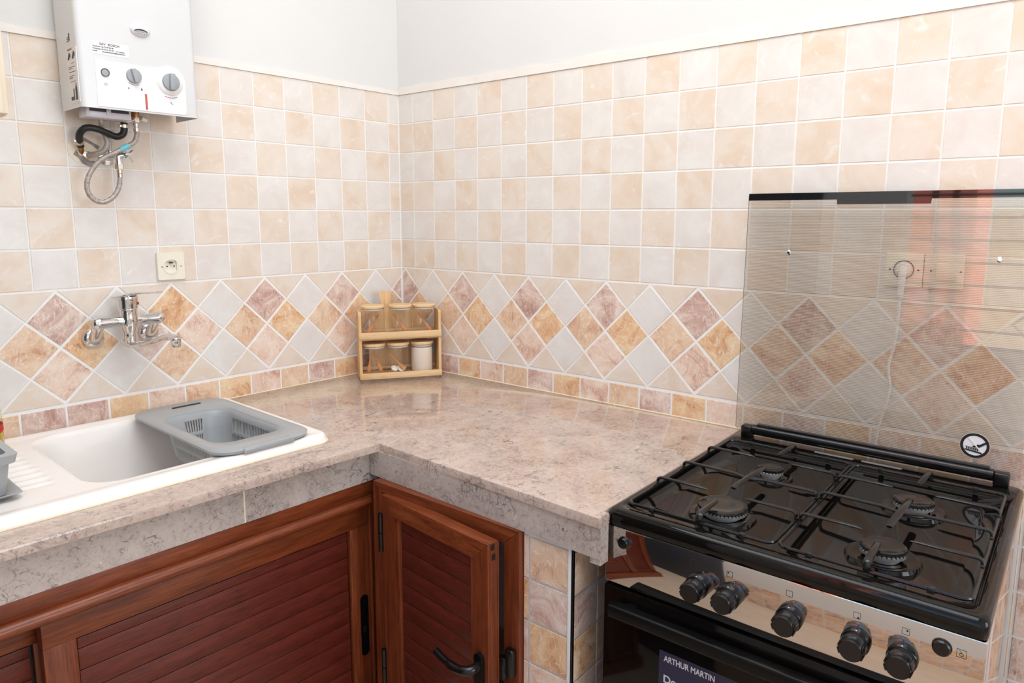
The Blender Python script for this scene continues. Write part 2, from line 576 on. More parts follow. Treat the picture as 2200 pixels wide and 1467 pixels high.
# ------------------------------------------------------------------ room shell
ZC = 0.868                       # worktop
ZB = 1.2275                      # bottom of the square tiles
G = 0.0012                      # tile thickness: the grout lies this far behind the tile faces
RX, RY, RZ = 5.00, -1.98, 3.00
bm = nb(); box(bm, -0.20, RX+0.15, G, 0.15, 0, RZ); wall_back = struct('wall_back', bm, 'grout')
bm = nb(); box(bm, -0.15, -G, -2.15, 0.10, 0, RZ); wall_left = struct('wall_left', bm, 'grout', 'L')
bm = nb(); box(bm, -0.4, RX+0.15, RY-0.15, 0.15, -0.1, 0); floor = struct('floor', bm, 'floor')
bm = nb(); box(bm, -0.4, RX+0.15, RY-0.15, 0.15, RZ, RZ+0.1); struct('ceiling', bm, 'paint')
WX0, WX1, WZ0, WZ1 = 1.267, 2.75, 0.94, 2.15   # window behind the camera
bm = nb()
box(bm, -0.4, WX0, RY-0.15, RY, 0, RZ)
box(bm, WX1, RX+0.15, RY-0.15, RY, 0, RZ)
box(bm, WX0, WX1, RY-0.15, RY, 0, WZ0)
box(bm, WX0, WX1, RY-0.15, RY, WZ1, RZ)
wall_front = struct('wall_front', bm, 'paint')
bm = nb()
box(bm, RX, RX+0.15, RY, 0.1, 0, RZ)
wall_right = struct('wall_right', bm, 'paint')
# painted plaster above the tiles, a hair in front of the grout bed
bm = nb(); box(bm, -0.02, RX, 0.0002, G+0.001, 1.852, RZ); struct('plaster_panel', bm, 'paint', parent=wall_back)
bm = nb(); box(bm, -G-0.001, -0.0002, -2.5, 0.02, 1.842, RZ); struct('plaster_panel', bm, 'paint', parent=wall_left)
# cream edging along the top of the tiles
def edge_strip(back):
    bm = nb()
    n = 40
    L0, L1 = (0.0, 2.6) if back else (-2.2, 0.0)
    zt = 1.853 if back else 1.843
    lo, hi = [], []
    for i in range(n+1):
        u = L0+(L1-L0)*i/n
        lo.append((u, 1.826))
        hi.append((u, zt+random.uniform(-0.003, 0.003)))
    if back:
        prism(bm, lo+hi[::-1], (0, 0.001, 0), (1, 0, 0), (0, 0, 1), 0.0045)
    else:
        prism(bm, lo+hi[::-1], (-0.001, 0, 0), (0, 1, 0), (0, 0, 1), 0.0045)
    return bm
struct('trim_1', edge_strip(True), 'edging')
struct('trim_2', edge_strip(False), 'edging', 'L')

# ------------------------------------------------------------------ wall tiles, one object each
def clip(poly, axis, lim, keep_greater=True):
    out = []
    n = len(poly)
    ins = lambda p: (p[axis] >= lim) if keep_greater else (p[axis] <= lim)
    for i in range(n):
        a, b = poly[i], poly[(i+1) % n]
        if ins(a):
            out.append(a)
        if ins(a) != ins(b):
            t = (lim-a[axis])/(b[axis]-a[axis])
            out.append((a[0]+(b[0]-a[0])*t, a[1]+(b[1]-a[1])*t))
    return out
def inset(poly, d):
    A = sum(poly[i][0]*poly[(i+1) % len(poly)][1]-poly[(i+1) % len(poly)][0]*poly[i][1] for i in range(len(poly)))
    if A < 0:
        poly = poly[::-1]
    n = len(poly)
    out = []
    for i in range(n):
        p, q, r = Vector(poly[i-1]), Vector(poly[i]), Vector(poly[(i+1) % n])
        d1, d2 = (q-p).normalized(), (r-q).normalized()
        n1, n2 = Vector((-d1.y, d1.x)), Vector((-d2.y, d2.x))
        k = 1+n1.dot(n2)
        if k < 1e-4:
            return None
        out.append(tuple(q+(n1+n2)*(d/k)))
    return out
TILE_MESH = {}
def tile_mesh(poly, thick):
    bm = nb()
    top = inset(poly, 0.0010)
    a = [Vector((p[0], p[1], -G)) for p in poly]
    b = [Vector((p[0], p[1], thick-0.0006)) for p in poly]
    c = [Vector((p[0], p[1], thick)) for p in top]
    rings(bm, [a, b, c], False, True)
    bmesh.ops.recalc_face_normals(bm, faces=bm.faces)
    me = bpy.data.meshes.new('tile')
    bm.to_mesh(me)
    bm.free()
    return me
def tile(parent, poly, mat, place, grout=0.0019, lift=None):
    """poly in wall coordinates (u, z), place(u, z) -> (location, rotation) under the parent"""
    poly = inset(poly, grout)
    if poly is None:
        return
    cx = sum(p[0] for p in poly)/len(poly)
    cz = sum(p[1] for p in poly)/len(poly)
    loc = [(round(p[0]-cx, 4), round(p[1]-cz, 4)) for p in poly]
    key = (tuple(loc), mat)
    if key not in TILE_MESH:
        me = tile_mesh(loc, 0.0)
        me.materials.append(MT[mat])
        TILE_MESH[key] = me
    o = link('tile', TILE_MESH[key], parent)
    l, r = place(cx, cz)
    o.location = l
    o.rotation_euler = (r[0]+random.uniform(-0.002, 0.002), r[1]+random.uniform(-0.002, 0.002), r[2]+random.uniform(-0.002, 0.002))
    return o
place_back = lambda u, z: ((u, 0, z), ROT_BACK)
place_left = lambda u, z: ((0, u, z), ROT_LEFT)      # u = y in the left wall's frame
def quad(u0, u1, z0, z1):
    return [(u0, z0), (u1, z0), (u1, z1), (u0, z1)]
def jit(v, a=0.0008):
    return v+random.uniform(-a, a)
# square field tiles
for r in range(6):
    z0, z1 = ZB+0.1*r, ZB+0.1*(r+1)
    for k in range(0, 24):
        u0, u1 = (0.0015, 0.0704) if k == 0 else (0.0704+0.1*(k-1), 0.0704+0.1*k)
        mat = 'peach' if (k+r) % 2 == 1 else 'pale'
        if k == 0:
            mat = 'peach' if r % 2 == 0 else 'pale'
        tile(wall_back, quad(u0, u1, z0, z1), mat, place_back)
    for m in range(0, 16):
        u1, u0 = (-0.0015, -0.0459) if m == 0 else (-0.0459-0.1*(m-1), -0.0459-0.1*m)
        mat = 'peach' if (m+r) % 2 == 0 else 'pale'
        tile(wall_left, quad(u0, u1, z0, z1), mat, place_left)
# diamond border
ZM, H = 1.082, 0.1405
def band(parent, centres, place, lo, hi):
    q = H/2
    def put(poly, mat, gr):
        p = clip(poly, 0, lo, True)
        p = clip(p, 0, hi, False) if p else p
        if p and len(p) > 2:
            w = max(a[0] for a in p)-min(a[0] for a in p)
            if w > 0.012:
                tile(parent, p, mat, place, gr)
    dia = lambda x, z: [(x, z-q), (x+q, z), (x, z+q), (x-q, z)]
    for c, swap in centres:
        four = ['mauve', 'tan', 'orange', 'veined'] if not swap else ['orange', 'mauve', 'veined', 'tan']
        put(dia(c, ZM+q), four[0], 0.0034)
        put(dia(c-q, ZM), four[1], 0.0034)
        put(dia(c+q, ZM), four[2], 0.0034)
        put(dia(c, ZM-q), four[3], 0.0034)
        for s in (1, -1):
            put(dia(c+H, ZM+s*q), 'pale', 0.0018)
            zt = ZM+s*(H+0.004)
            put([(c, zt), (c+H, zt), (c+q, ZM+s*q)], 'peach', 0.0018)
            put([(c+H, zt), (c+2*H, zt), (c+H+q, ZM+s*q)], 'peach', 0.0018)
band(wall_back, [(0.019+0.281*j, False) for j in range(-1, 9)], place_back, 0.0015, 2.37)
band(wall_left, [(-0.258-0.2805*j, j == 2) for j in range(-2, 5)], place_left, -1.55, -0.0015)
# strip just above the worktop, and the marbled tiles below it beside the cooker
CYC = ['veined', 'tan', 'mauve', 'orange']
for k in range(0, 24):
    u0, u1 = max(0.0015, -0.022+0.1*k), -0.022+0.1*(k+1)
    z0 = 0.8325 if k >= 12 else 0.862
    tile(wall_back, quad(u0, u1, z0, 0.9335), CYC[k % 4], place_back, 0.0026)
LS = ['mauve', 'mauve', 'orange', 'mauve', 'tan', 'veined', 'orange', 'tan', 'veined', 'orange', 'mauve', 'mauve', 'tan', 'orange', 'veined', 'tan']
for k in range(16):
    tile(wall_left, quad(-0.1*(k+1), min(-0.0015, -0.1*k), 0.862, 0.9335), LS[k], place_left, 0.0026)
for r in range(7):
    for k in range(18, 22):
        tile(wall_back, quad(-0.022+0.1*k, -0.022+0.1*(k+1), 0.7325-0.1*r, 0.8325-0.1*r), CYC[(k+2*r+1) % 4], place_back, 0.0026)
# patch where the pipes leave the wall
def blob(cx, cz, rx, rz, n=26, rough=0.18):
    return [(cx+rx*math.cos(2*PI*i/n)*(1+random.uniform(-rough, rough)), cz+rz*math.sin(2*PI*i/n)*(1+random.uniform(-rough, rough))) for i in range(n)]
bm = nb(); prism(bm, blob(-1.002, 1.572, 0.040, 0.038, 34, 0.13), (-0.0005, 0, 0), (0, 1, 0), (0, 0, 1), 0.0018); struct('plaster_patch', bm, 'plaster', parent=wall_left)
def crack(pts, wdt):
    a, b = [], []
    for i, p in enumerate(pts):
        w = wdt*random.uniform(0.4, 1.3)
        a.append((p[0]-w*0.6, p[1]-w)); b.append((p[0]+w*0.6, p[1]+w))
    return a+b[::-1]
for pts, w in (([(-1.030, 1.565), (-1.022, 1.555), (-1.012, 1.545), (-1.000, 1.539), (-0.988, 1.537), (-0.978, 1.540)], 0.006), ([(-1.012, 1.599), (-1.000, 1.594), (-0.988, 1.587), (-0.975, 1.578)], 0.0035)):
    bm = nb(); prism(bm, crack(pts, w), (0.0012, 0, 0), (0, 1, 0), (0, 0, 1), 0.0015); struct('cement_smear', bm, 'cement', parent=wall_left)

# ------------------------------------------------------------------ tiled pillar between cupboard and cooker
PX0, PX1, PY0 = 1.096, 1.218, -0.677
bm = nb(); box(bm, PX0, PX1-0.003, PY0+0.003, 0.0, 0, 0.786); pillar = struct('pillar', bm, 'grout')
place_pf = lambda u, z: ((u, PY0, z), ROT_BACK)
place_ps = lambda u, z: ((PX1, u, z), (PI/2, 0, PI/2))
PF = ['tan', 'mauve', 'orange', 'veined', 'tan', 'mauve', 'orange', 'veined']
PN = ['veined', 'orange', 'mauve', 'veined', 'orange', 'tan', 'mauve', 'tan']
zt = 0.775
for r in range(8):
    z1, z0 = zt-0.0915*r, max(0.005, zt-0.0915*(r+1))
    tile(pillar, quad(1.1105, 1.207, z0, z1), PF[r], place_pf, 0.0026)
    tile(pillar, quad(PX0, 1.1105, z0, z1), PN[r], place_pf, 0.0014)
    for q, (a, b) in enumerate(((-0.672, -0.589), (-0.589, -0.489), (-0.489, -0.389))):
        tile(pillar, quad(a, b, z0-0.004, z1-0.004), CYC[(r+2*q+1) % 4], place_ps, 0.0022)
bm = nb(); box(bm, 1.206, 1.2145, PY0-0.0015, PY0+0.004, 0, 0.786, 0.0008); struct('corner_strip', bm, 'paint', parent=pillar)
bm = nb(); box(bm, 1.2145, 1.2195, PY0-0.002, PY0+0.004, 0, 0.786, 0.0008); struct('corner_edge', bm, 'black', parent=pillar)

# ------------------------------------------------------------------ worktop
HX0, HX1, HY0, HY1 = 0.075, 0.525, -0.745, -1.555      # sink cut-out, left-wall frame
w = Thing('worktop', 'brown veined marble worktop turning the corner with marble front', 'worktop', (0.64, -0.66, ZC))
fl = lambda x, y: tuple(L2W(x, y))[:2]
fx = lambda y: 0.668+(y+0.637)*0.0182
ic = (0.6445, -0.665)
polys = [
    [(0.0, 0.0), ic, (1.287, -0.697), (1.287, -0.6625), (1.2755, -0.6625), (1.2755, 0.0)],
    [(0.0, 0.0), fl(0, HY0), fl(HX0, HY0), fl(HX1, HY0), fl(fx(HY0), HY0), ic],
    [fl(0, HY0), fl(0, HY1), fl(HX0, HY1), fl(HX0, HY0)],
    [fl(HX1, HY0), fl(HX1, HY1), fl(fx(HY1), HY1), fl(fx(HY0), HY0)],
    [fl(0, HY1), fl(0, -1.62), fl(fx(-1.62), -1.62), fl(fx(HY1), HY1), fl(HX1, HY1), fl(HX0, HY1)],
]
bm = nb()
vc = {}
def vv(p):
    k = (round(p[0], 4), round(p[1], 4))
    if k not in vc:
        vc[k] = bm.verts.new((p[0], p[1], ZC))
    return vc[k]
fs = [bm.faces.new([vv(p) for p in q]) for q in polys]
ext = bmesh.ops.extrude_face_region(bm, geom=fs)
bmesh.ops.translate(bm, vec=(0, 0, -0.020), verts=[v for v in ext['geom'] if isinstance(v, bmesh.types.BMVert)])
bmesh.ops.recalc_face_normals(bm, faces=bm.faces)
be = []
for e in bm.edges:
    if len(e.link_faces) == 2 and abs(e.verts[0].co.z-ZC) < 1e-5 and abs(e.verts[1].co.z-ZC) < 1e-5 and any(abs(f.normal.z) < 0.5 for f in e.link_faces):
        be.append(e)
bmesh.ops.bevel(bm, geom=be, offset=0.004, segments=2, profile=0.5, affect='EDGES')
w.part('slab', bm, 'stone')
# marble fronts under the slab: two pieces on the left run, one on the right
def apron_left(y0, y1):
    bm = nb()
    pts = [(0.0, y) for y in ()]
    xf = 0.634 if abs(y0-y1) > 0.01 else 0.6344
    a, b = fl(xf, y0), fl(xf, y1)
    c, d = fl(0.612, y1), fl(0.612, y0)
    prism(bm, [a, d, c, b], (0, 0, 0.765), (1, 0, 0), (0, 1, 0), 0.083)
    return bm
w.part('front_panel', apron_left(-0.616, -0.9645), 'stone_front')
w.part('front_panel', apron_left(-0.9665, -1.62), 'stone_front')
w.part('joint_filler', apron_left(-0.9640, -0.9670), 'sealant')
bm = nb(); prism(bm, [(0.610, -0.667), (0.610, -0.645), (1.2845, -0.668), (1.2845, -0.690)], (0, 0, 0.7835), (1, 0, 0), (0, 1, 0), 0.0645)
w.part('front_panel', bm, 'stone_front')
bm = nb(); prism(bm, [(1.262, -0.688), (1.2855, -0.6895), (1.2855, -0.6625), (1.262, -0.6625)], (0, 0, 0.772), (1, 0, 0), (0, 1, 0), 0.076)
w.part('end_panel', bm, 'stone_front')
bm = nb(); tube(bm, [(0.003, -0.001, ZC+0.001), (1.2755, -0.001, ZC+0.001)], 0.0022, 6)
w.part('sealant', bm, 'sealant')
bm = nb(); tube(bm, [L2W(0.001, -0.003, ZC+0.001), L2W(0.001, -1.62, ZC+0.001)], 0.0022, 6)
w.part('sealant', bm, 'sealant')

# ------------------------------------------------------------------ sink
SX0, SX1, SY0, SY1 = 0.030, 0.572, -0.700, -1.575
BX0, BX1, BY0, BY1 = 0.088, 0.506, -0.745, -1.205
def sdf(x, y, x0, x1, y1, y0, r):
    cx, cy = (x0+x1)/2, (y0+y1)/2
    qx, qy = abs(x-cx)-(x1-x0)/2+r, abs(y-cy)-abs(y1-y0)/2+r
    return math.hypot(max(qx, 0), max(qy, 0))+min(max(qx, qy), 0)-r
def sst(t):
    t = min(max(t, 0), 1)
    return t*t*(3-2*t)
def sink_z(x, y):
    d = -sdf(x, y, SX0, SX1, SY0, SY1, 0.035)
    top = ZC+0.0215
    if d < 0.014:
        k = max(0.0, 1-d/0.014)
        z = top-0.0225*(1-math.sqrt(max(0, 1-k*k))) if k <= 1 else top-0.0225
        if d < 0:
            z = ZC-0.001+d*0.6
    else:
        z = top
    z -= 0.0035*sst((d-0.018)/0.03)
    b = -sdf(x, y, BX0, BX1, BY0, BY1, 0.065)
    if b > -0.012:
        t = b+0.012
        wall = 0.165
        k = sst(t/0.055)
        z -= wall*k*(0.55+0.45*sst(t/0.03))
        z -= 0.010*sst((t-0.05)/0.15)
    if y < -1.245 and b < -0.012:
        ridge = 0.5+0.5*math.cos(2*PI*(x-0.13)/0.036)
        m = sst((x-0.10)/0.02)*sst((0.445-x)/0.02)*sst((-1.245-y)/0.02)*sst((y+1.555)/0.02)
        z += 0.0045*m*ridge**2 - 0.0035*m
    return z
sk = Thing('sink', 'white ceramic inset sink with ridged drainer on marble worktop', 'sink', (0.3, -1.1, ZC), 'L')
bm = nb()
nx, ny = 118, 190
gv = []
for i in range(nx+1):
    row = []
    x = SX0-0.004+(SX1-SX0+0.008)*i/nx
    for j in range(ny+1):
        y = SY0+0.004+(SY1-SY0-0.008)*j/ny
        row.append(bm.verts.new((x, y, sink_z(x, y))))
    gv.append(row)
for i in range(nx):
    for j in range(ny):
        bm.faces.new((gv[i][j], gv[i+1][j], gv[i+1][j+1], gv[i][j+1]))
o = sk.part('basin', bm, 'ceramic', angle=180)
bm = nb(); tube(bm, [(p[0], p[1], ZC+0.001) for p in rrect(SX0, SX1, SY1, SY0, 0.035, 8)], 0.0028, 6, True)
sk.part('sealant', bm, 'sealant')
bm = nb(); lathe(bm, [(0.038, 0.0), (0.036, 0.002), (0.012, 0.001), (0.0, 0.001)], (0.30, -0.98, 0.713)); sk.part('drain', bm, 'chrome')

# ------------------------------------------------------------------ colander hung across the sink
co = Thing('colander', 'light grey plastic colander hung across right end of white sink', 'colander', (0.31, -0.86, 0.70), 'L')
zr = ZC+0.034
def ring_pts(x0, x1, y0, y1, r, z, n=8):
    return [Vector((a, b, z)) for a, b in rrect(x0, x1, y0, y1, r, n)]
bm = nb()
rings(bm, [ring_pts(0.066, 0.562, -0.978, -0.742, 0.055, zr-0.010), ring_pts(0.064, 0.565, -0.980, -0.740, 0.056, zr-0.003), ring_pts(0.068, 0.560, -0.976, -0.744, 0.054, zr),
           ring_pts(0.160, 0.492, -0.950, -0.768, 0.050, zr-0.002), ring_pts(0.165, 0.488, -0.946, -0.772, 0.048, zr-0.006), ring_pts(0.162, 0.490, -0.949, -0.769, 0.048, zr-0.009),
           ring_pts(0.070, 0.557, -0.974, -0.746, 0.053, zr-0.006)], closed_loop=True)
co.part('rim', bm, 'greyplastic', label='flat grey rim with rounded corners', angle=60)
bm = nb()
prism(bm, rrect(0.103, 0.112, -0.885, -0.808, 0.004, 3), (0, 0, zr-0.0045), (1, 0, 0), (0, 1, 0), 0.0052)
co.part('hanging_slot', bm, 'inkblack', label='narrow dark slot through the back of the rim')
bm = nb(); box(bm, 0.545, 0.5685, -0.925, -0.80, zr-0.013, zr+0.0005, 0.004); co.part('grip', bm, 'greyplastic')
# bowl: perimeter sampled finely so that the slots are real openings
def bowl_loop(t):
    x0, x1, y0, y1 = 0.166+0.022*t, 0.487-0.022*t, -0.945+0.018*t, -0.773-0.018*t
    r = 0.046
    pts, tag = [], []
    def seg(ax, ay, bx, by, side):
        n = max(2, int(math.hypot(bx-ax, by-ay)/0.0042))
        for i in range(n):
            pts.append((ax+(bx-ax)*i/n, ay+(by-ay)*i/n)); tag.append((side, i, n))
    def arc(cx, cy, a0):
        for i in range(8):
            a = math.radians(a0+90*i/8)
            pts.append((cx+r*math.cos(a), cy+r*math.sin(a))); tag.append(('c', i, 8))
    N = [66, 0]
    return x0, x1, y0, y1, r, pts, tag, seg, arc
def bowl_ring(t, z):
    x0, x1, y0, y1 = 0.166+0.022*t, 0.487-0.022*t, -0.945+0.018*t, -0.773-0.018*t
    r = 0.044
    pts, tag = [], []
    def seg(ax, ay, bx, by, side, n):
        for i in range(n):
            pts.append(Vector((ax+(bx-ax)*i/n, ay+(by-ay)*i/n, z))); tag.append((side, i, n))
    def arc(cx, cy, a0):
        for i in range(8):
            a = math.radians(a0+90*i/8)
            pts.append(Vector((cx+r*math.cos(a), cy+r*math.sin(a), z))); tag.append(('c', i, 8))
    seg(x1, y0+r, x1, y1-r, 'end', 21)
    arc(x1-r, y1-r, 0)
    seg(x1-r, y1, x0+r, y1, 'long', 56)
    arc(x0+r, y1-r, 90)
    seg(x0, y1-r, x0, y0+r, 'end', 21)
    arc(x0+r, y0+r, 180)
    seg(x0+r, y0, x1-r, y0, 'long', 56)
    arc(x1-r, y0+r, 270)
    return pts, tag
bm = nb()
lev = [(0.0, zr-0.006), (0.18, zr-0.020), (0.22, zr-0.022), (0.30, zr-0.026), (0.52, zr-0.056), (0.58, zr-0.062), (0.62, zr-0.066), (0.86, zr-0.094), (1.0, zr-0.100), (1.25, zr-0.104)]
rv = []
for t, z in lev:
    p, tag = bowl_ring(t, z)
    rv.append([bm.verts.new(q) for q in p])
n = len(rv[0])
for k in range(len(lev)-1):
    for i in range(n):
        s, a, m = tag[i]
        band_ok = k in (3, 6)
        if band_ok and ((s == 'end' and 4 <= a <= 17 and a % 2 == 0) or (s == 'long' and 3 <= a <= 52 and a % 2 == 0)):
            continue
        j = (i+1) % n
        bm.faces.new((rv[k][i], rv[k][j], rv[k+1][j], rv[k+1][i]))
bm.faces.new(rv[-1])
bowl = co.part('bowl', bm, 'greyplastic', angle=50)
sm = bowl.modifiers.new('solid', 'SOLIDIFY'); sm.thickness = 0.0016; sm.offset = 0

# ------------------------------------------------------------------ grey caddy on its tray, soap bottle
ca = Thing('planter_caddy', 'grey plastic tapered caddy standing on a tray on the drainer', 'caddy', (0.42, -1.41, ZC+0.020), 'L')
def rect_loft(bm, seq, r):
    rings(bm, [[Vector((a, b, z)) for a, b in rrect(x0, x1, y0, y1, r, 4)] for x0, x1, y0, y1, z in seq])
bm = nb()
rect_loft(bm, [(0.345, 0.462, -1.478, -1.337, ZC+0.026), (0.335, 0.474, -1.488, -1.330, ZC+0.088), (0.326, 0.482, -1.496, -1.322, ZC+0.090), (0.324, 0.485, -1.498, -1.318, ZC+0.106),
               (0.338, 0.470, -1.484, -1.333, ZC+0.107), (0.345, 0.462, -1.478, -1.340, ZC+0.045)], 0.012)
ca.part('pot', bm, 'greyplastic', angle=45)
bm = nb()
rect_loft(bm, [(0.34, 0.468, -1.482, -1.332, ZC+0.0215), (0.322, 0.486, -1.500, -1.316, ZC+0.031), (0.326, 0.482, -1.496, -1.320, ZC+0.032), (0.343, 0.464, -1.480, -1.336, ZC+0.025)], 0.012)
ca.part('tray', bm, 'greyplastic', angle=45)
so_ = Thing('soap_bottle', 'clear bottle of yellow dish soap with red label behind the drainer', 'bottle', (0.12, -1.293, ZC+0.018), 'L')
bc = (0.12, -1.293, ZC+0.0205)
bm = nb(); lathe(bm, [(0.029, 0), (0.032, 0.006), (0.032, 0.075), (0.027, 0.12), (0.018, 0.15), (0.012, 0.165), (0.012, 0.18)], bc); so_.part('bottle_body', bm, 'clearplastic')
bm = nb(); lathe(bm, [(0.028, 0.002), (0.031, 0.008), (0.031, 0.043)], bc); so_.part('soap', bm, 'liquid', label='yellow liquid soap')
bm = nb(); lathe(bm, [(0.0325, 0.046), (0.0325, 0.062)], bc, cap0=False, cap1=False); so_.part('label_band', bm, 'red', label='red label band')
bm = nb(); lathe(bm, [(0.014, 0.178), (0.014, 0.200), (0.006, 0.204), (0.005, 0.222)], bc); so_.part('cap', bm, 'cord')

# ------------------------------------------------------------------ left cupboard with sliding doors
cb = Thing('sliding_cabinet', 'walnut base cupboard with sliding plank doors under the sink', 'cabinet', (0.62, -1.2, 0.0), 'L')
FX = 0.632
bm = nb(); box(bm, FX-0.045, FX, -1.62, -0.600, 0.728, 0.7645, 0.001); cb.part('top_rail', bm, 'frame_y')
bm = nb()
tube(bm, [(FX+0.006, -1.62, 0.7185), (FX+0.006, -0.6485, 0.7185)], 0.0125, 16)
box(bm, FX-0.03, FX+0.002, -1.62, -0.6485, 0.7055, 0.7295)
cb.part('rounded_track', bm, 'frame_y', label='rounded projecting lip above the doors')
bm = nb(); box(bm, FX-0.045, FX-0.001, -0.6405, -0.600, 0.03, 0.728, 0.001); cb.part('side_stile', bm, 'frame_z')
bm = nb(); box(bm, FX-0.012, FX+0.004, -0.6455, -0.6395, 0.03, 0.7295, 0.0015); cb.part('edge_bead', bm, 'frame_z')
bm = nb(); box(bm, FX-0.06, FX-0.004, -1.62, -0.600, 0.0, 0.07, 0.001); cb.part('plinth', bm, 'frame_y')
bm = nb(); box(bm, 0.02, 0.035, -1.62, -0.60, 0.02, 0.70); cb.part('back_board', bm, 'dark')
def sliding(name, xf, y0, y1, pull, label):
    dr = None
    bm = nb()
    box(bm, xf-0.028, xf, y0, y1, 0.653, 0.7035, 0.0012)
    dr = cb.part(name, bm, 'frame_y', label=label)
    bm = nb(); box(bm, xf-0.028, xf, y1-0.053, y1, 0.08, 0.653, 0.0012); cb.part('stile', bm, 'frame_z', dr)
    bm = nb(); box(bm, xf-0.028, xf, y0, y0+0.053, 0.08, 0.653, 0.0012); cb.part('stile', bm, 'frame_z', dr)
    bm = nb(); box(bm, xf-0.020, xf-0.014, y0+0.052, y1-0.052, 0.08, 0.654); cb.part('gasket', bm, 'black', dr)
    zt = 0.649
    k = 0
    while zt > 0.09:
        h = 0.0215 if k == 0 else 0.0428
        bm = nb(); box(bm, xf-0.014, xf-0.006, y0+0.055, y1-0.0585, max(0.085, zt-h+0.0006), zt-0.0006, 0.0011, 2)
        cb.part('plank', bm, 'plank_y', dr)
        zt -= h
        k += 1
    bm = nb()
    if pull:
        prism(bm, rrect(-0.0115, 0.0115, 0.309, 0.472, 0.0113, 8), (xf-0.004, y1-0.0185, 0), (0, 1, 0), (0, 0, 1), 0.0055)
        cb.part('recessed_pull', bm, 'black', dr, label='black oblong recessed pull')
        bm = nb(); box(bm, xf+0.001, xf+0.004, y1-0.023, y1-0.014, 0.372, 0.388, 0.001); cb.part('latch_button', bm, 'capmetal', dr)
    else:
        bm.free()
    return dr
sliding('sliding_door', FX-0.004, -1.346, -0.6465, True, 'front sliding door of horizontal planks')
sliding('sliding_door', FX-0.042, -1.62, -1.298, False, 'rear sliding door set further back')

# ------------------------------------------------------------------ right cupboard with a hinged door ajar
hc = Thing('hinged_cabinet', 'small walnut base cupboard with its plank door ajar in the corner', 'cabinet', (0.88, -0.67, 0.0))
FY = -0.690
bm = nb(); prism(bm, [(0.648, 0.783), (0.684, 0.750), (1.054, 0.748), (1.095, 0.783)], (0, FY+0.04, 0), (1, 0, 0), (0, 0, 1), 0.04); hc.part('top_rail', bm, 'frame_x')
bm = nb(); prism(bm, [(1.055, 0.03), (1.095, 0.03), (1.095, 0.7825), (1.055, 0.7475)], (0, FY+0.04, 0), (1, 0, 0), (0, 0, 1), 0.04); hc.part('side_stile', bm, 'frame_z')
bm = nb(); prism(bm, [(0.640, 0.03), (0.683, 0.03), (0.683, 0.7495), (0.647, 0.7825)], (0, FY+0.04, 0), (1, 0, 0), (0, 0, 1), 0.04); hc.part('side_stile', bm, 'frame_z')
bm = nb(); box(bm, 0.64, 1.095, FY+0.002, FY+0.05, 0.0, 0.06, 0.001); hc.part('plinth', bm, 'frame_x')
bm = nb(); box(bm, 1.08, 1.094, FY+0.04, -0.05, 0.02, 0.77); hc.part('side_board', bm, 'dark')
HA = -0.1060                        # opening angle: the free edge comes out towards the room
hm = Matrix.Translation((0.692, -0.703, 0)) @ Matrix.Rotation(HA, 4, 'Z')
def hpart(name, bm, mat, parent=None, label=None):
    bmesh.ops.transform(bm, matrix=hm, verts=bm.verts)
    return hc.part(name, bm, mat, parent, label)
DW, DZ0, DZ1, DT = 0.366, 0.075, 0.762, 0.030
bm = nb(); prism(bm, [(0, DZ1), (0.050, DZ1-0.042), (DW-0.046, DZ1-0.042), (DW, DZ1)], (0, DT, 0), (1, 0, 0), (0, 0, 1), DT); door = hpart('door', bm, 'frame_x', label='hinged plank door standing ajar')
bm = nb(); prism(bm, [(0, DZ0), (0.050, DZ0+0.04), (0.050, DZ1-0.0425), (0, DZ1-0.0005)], (0, DT, 0), (1, 0, 0), (0, 0, 1), DT); hpart('stile', bm, 'frame_z', door)
bm = nb(); prism(bm, [(DW, DZ0), (DW, DZ1-0.0005), (DW-0.046, DZ1-0.0425), (DW-0.046, DZ0+0.04)], (0, DT, 0), (1, 0, 0), (0, 0, 1), DT); hpart('stile', bm, 'frame_z', door)
bm = nb(); prism(bm, [(0, DZ0), (DW, DZ0), (DW-0.046, DZ0+0.04), (0.050, DZ0+0.04)], (0, DT, 0), (1, 0, 0), (0, 0, 1), DT); hpart('bottom_rail', bm, 'frame_x', door)
bm = nb()
box(bm, 0.050, 0.062, 0.003, 0.02, DZ0+0.04, DZ1-0.042, 0.001)
box(bm, DW-0.055, DW-0.046, 0.003, 0.02, DZ0+0.04, DZ1-0.042, 0.001)
hpart('glazing_bead', bm, 'frame_z', door)
bm = nb(); box(bm, DW-0.002, DW+0.0012, 0.006, 0.012, DZ0, DZ1-0.002); box(bm, DW-0.002, DW+0.0012, 0.026, 0.030, DZ0, DZ1-0.002); hpart('edge_groove', bm, 'frame_z', door)
bm = nb(); box(bm, DW-0.002, DW+0.0014, 0.010, 0.020, DZ1-0.036, DZ1-0.024); box(bm, DW-0.002, DW+0.0014, 0.008, 0.018, DZ1-0.014, DZ1-0.003); hpart('corner_key', bm, 'black', door)
z = DZ1-0.043
k = 0
while z > DZ0+0.045:
    h = 0.030 if k == 0 else 0.0428
    bm = nb(); box(bm, 0.060, DW-0.053, 0.010, 0.018, max(DZ0+0.04, z-h+0.0006), z-0.0006, 0.0011, 2); hpart('plank', bm, 'plank_x', door)
    z -= h
    k += 1
bm = nb(); prism(bm, rrect(DW-0.034, DW-0.010, 0.402, 0.521, 0.0118, 6), (0, 0, 0), (1, 0, 0), (0, 0, 1), 0.010)
bmesh.ops.translate(bm, vec=(0, 0.001, 0), verts=bm.verts)
hpart('handle_plate', bm, 'black', door)
bm = nb()
hx = DW-0.022
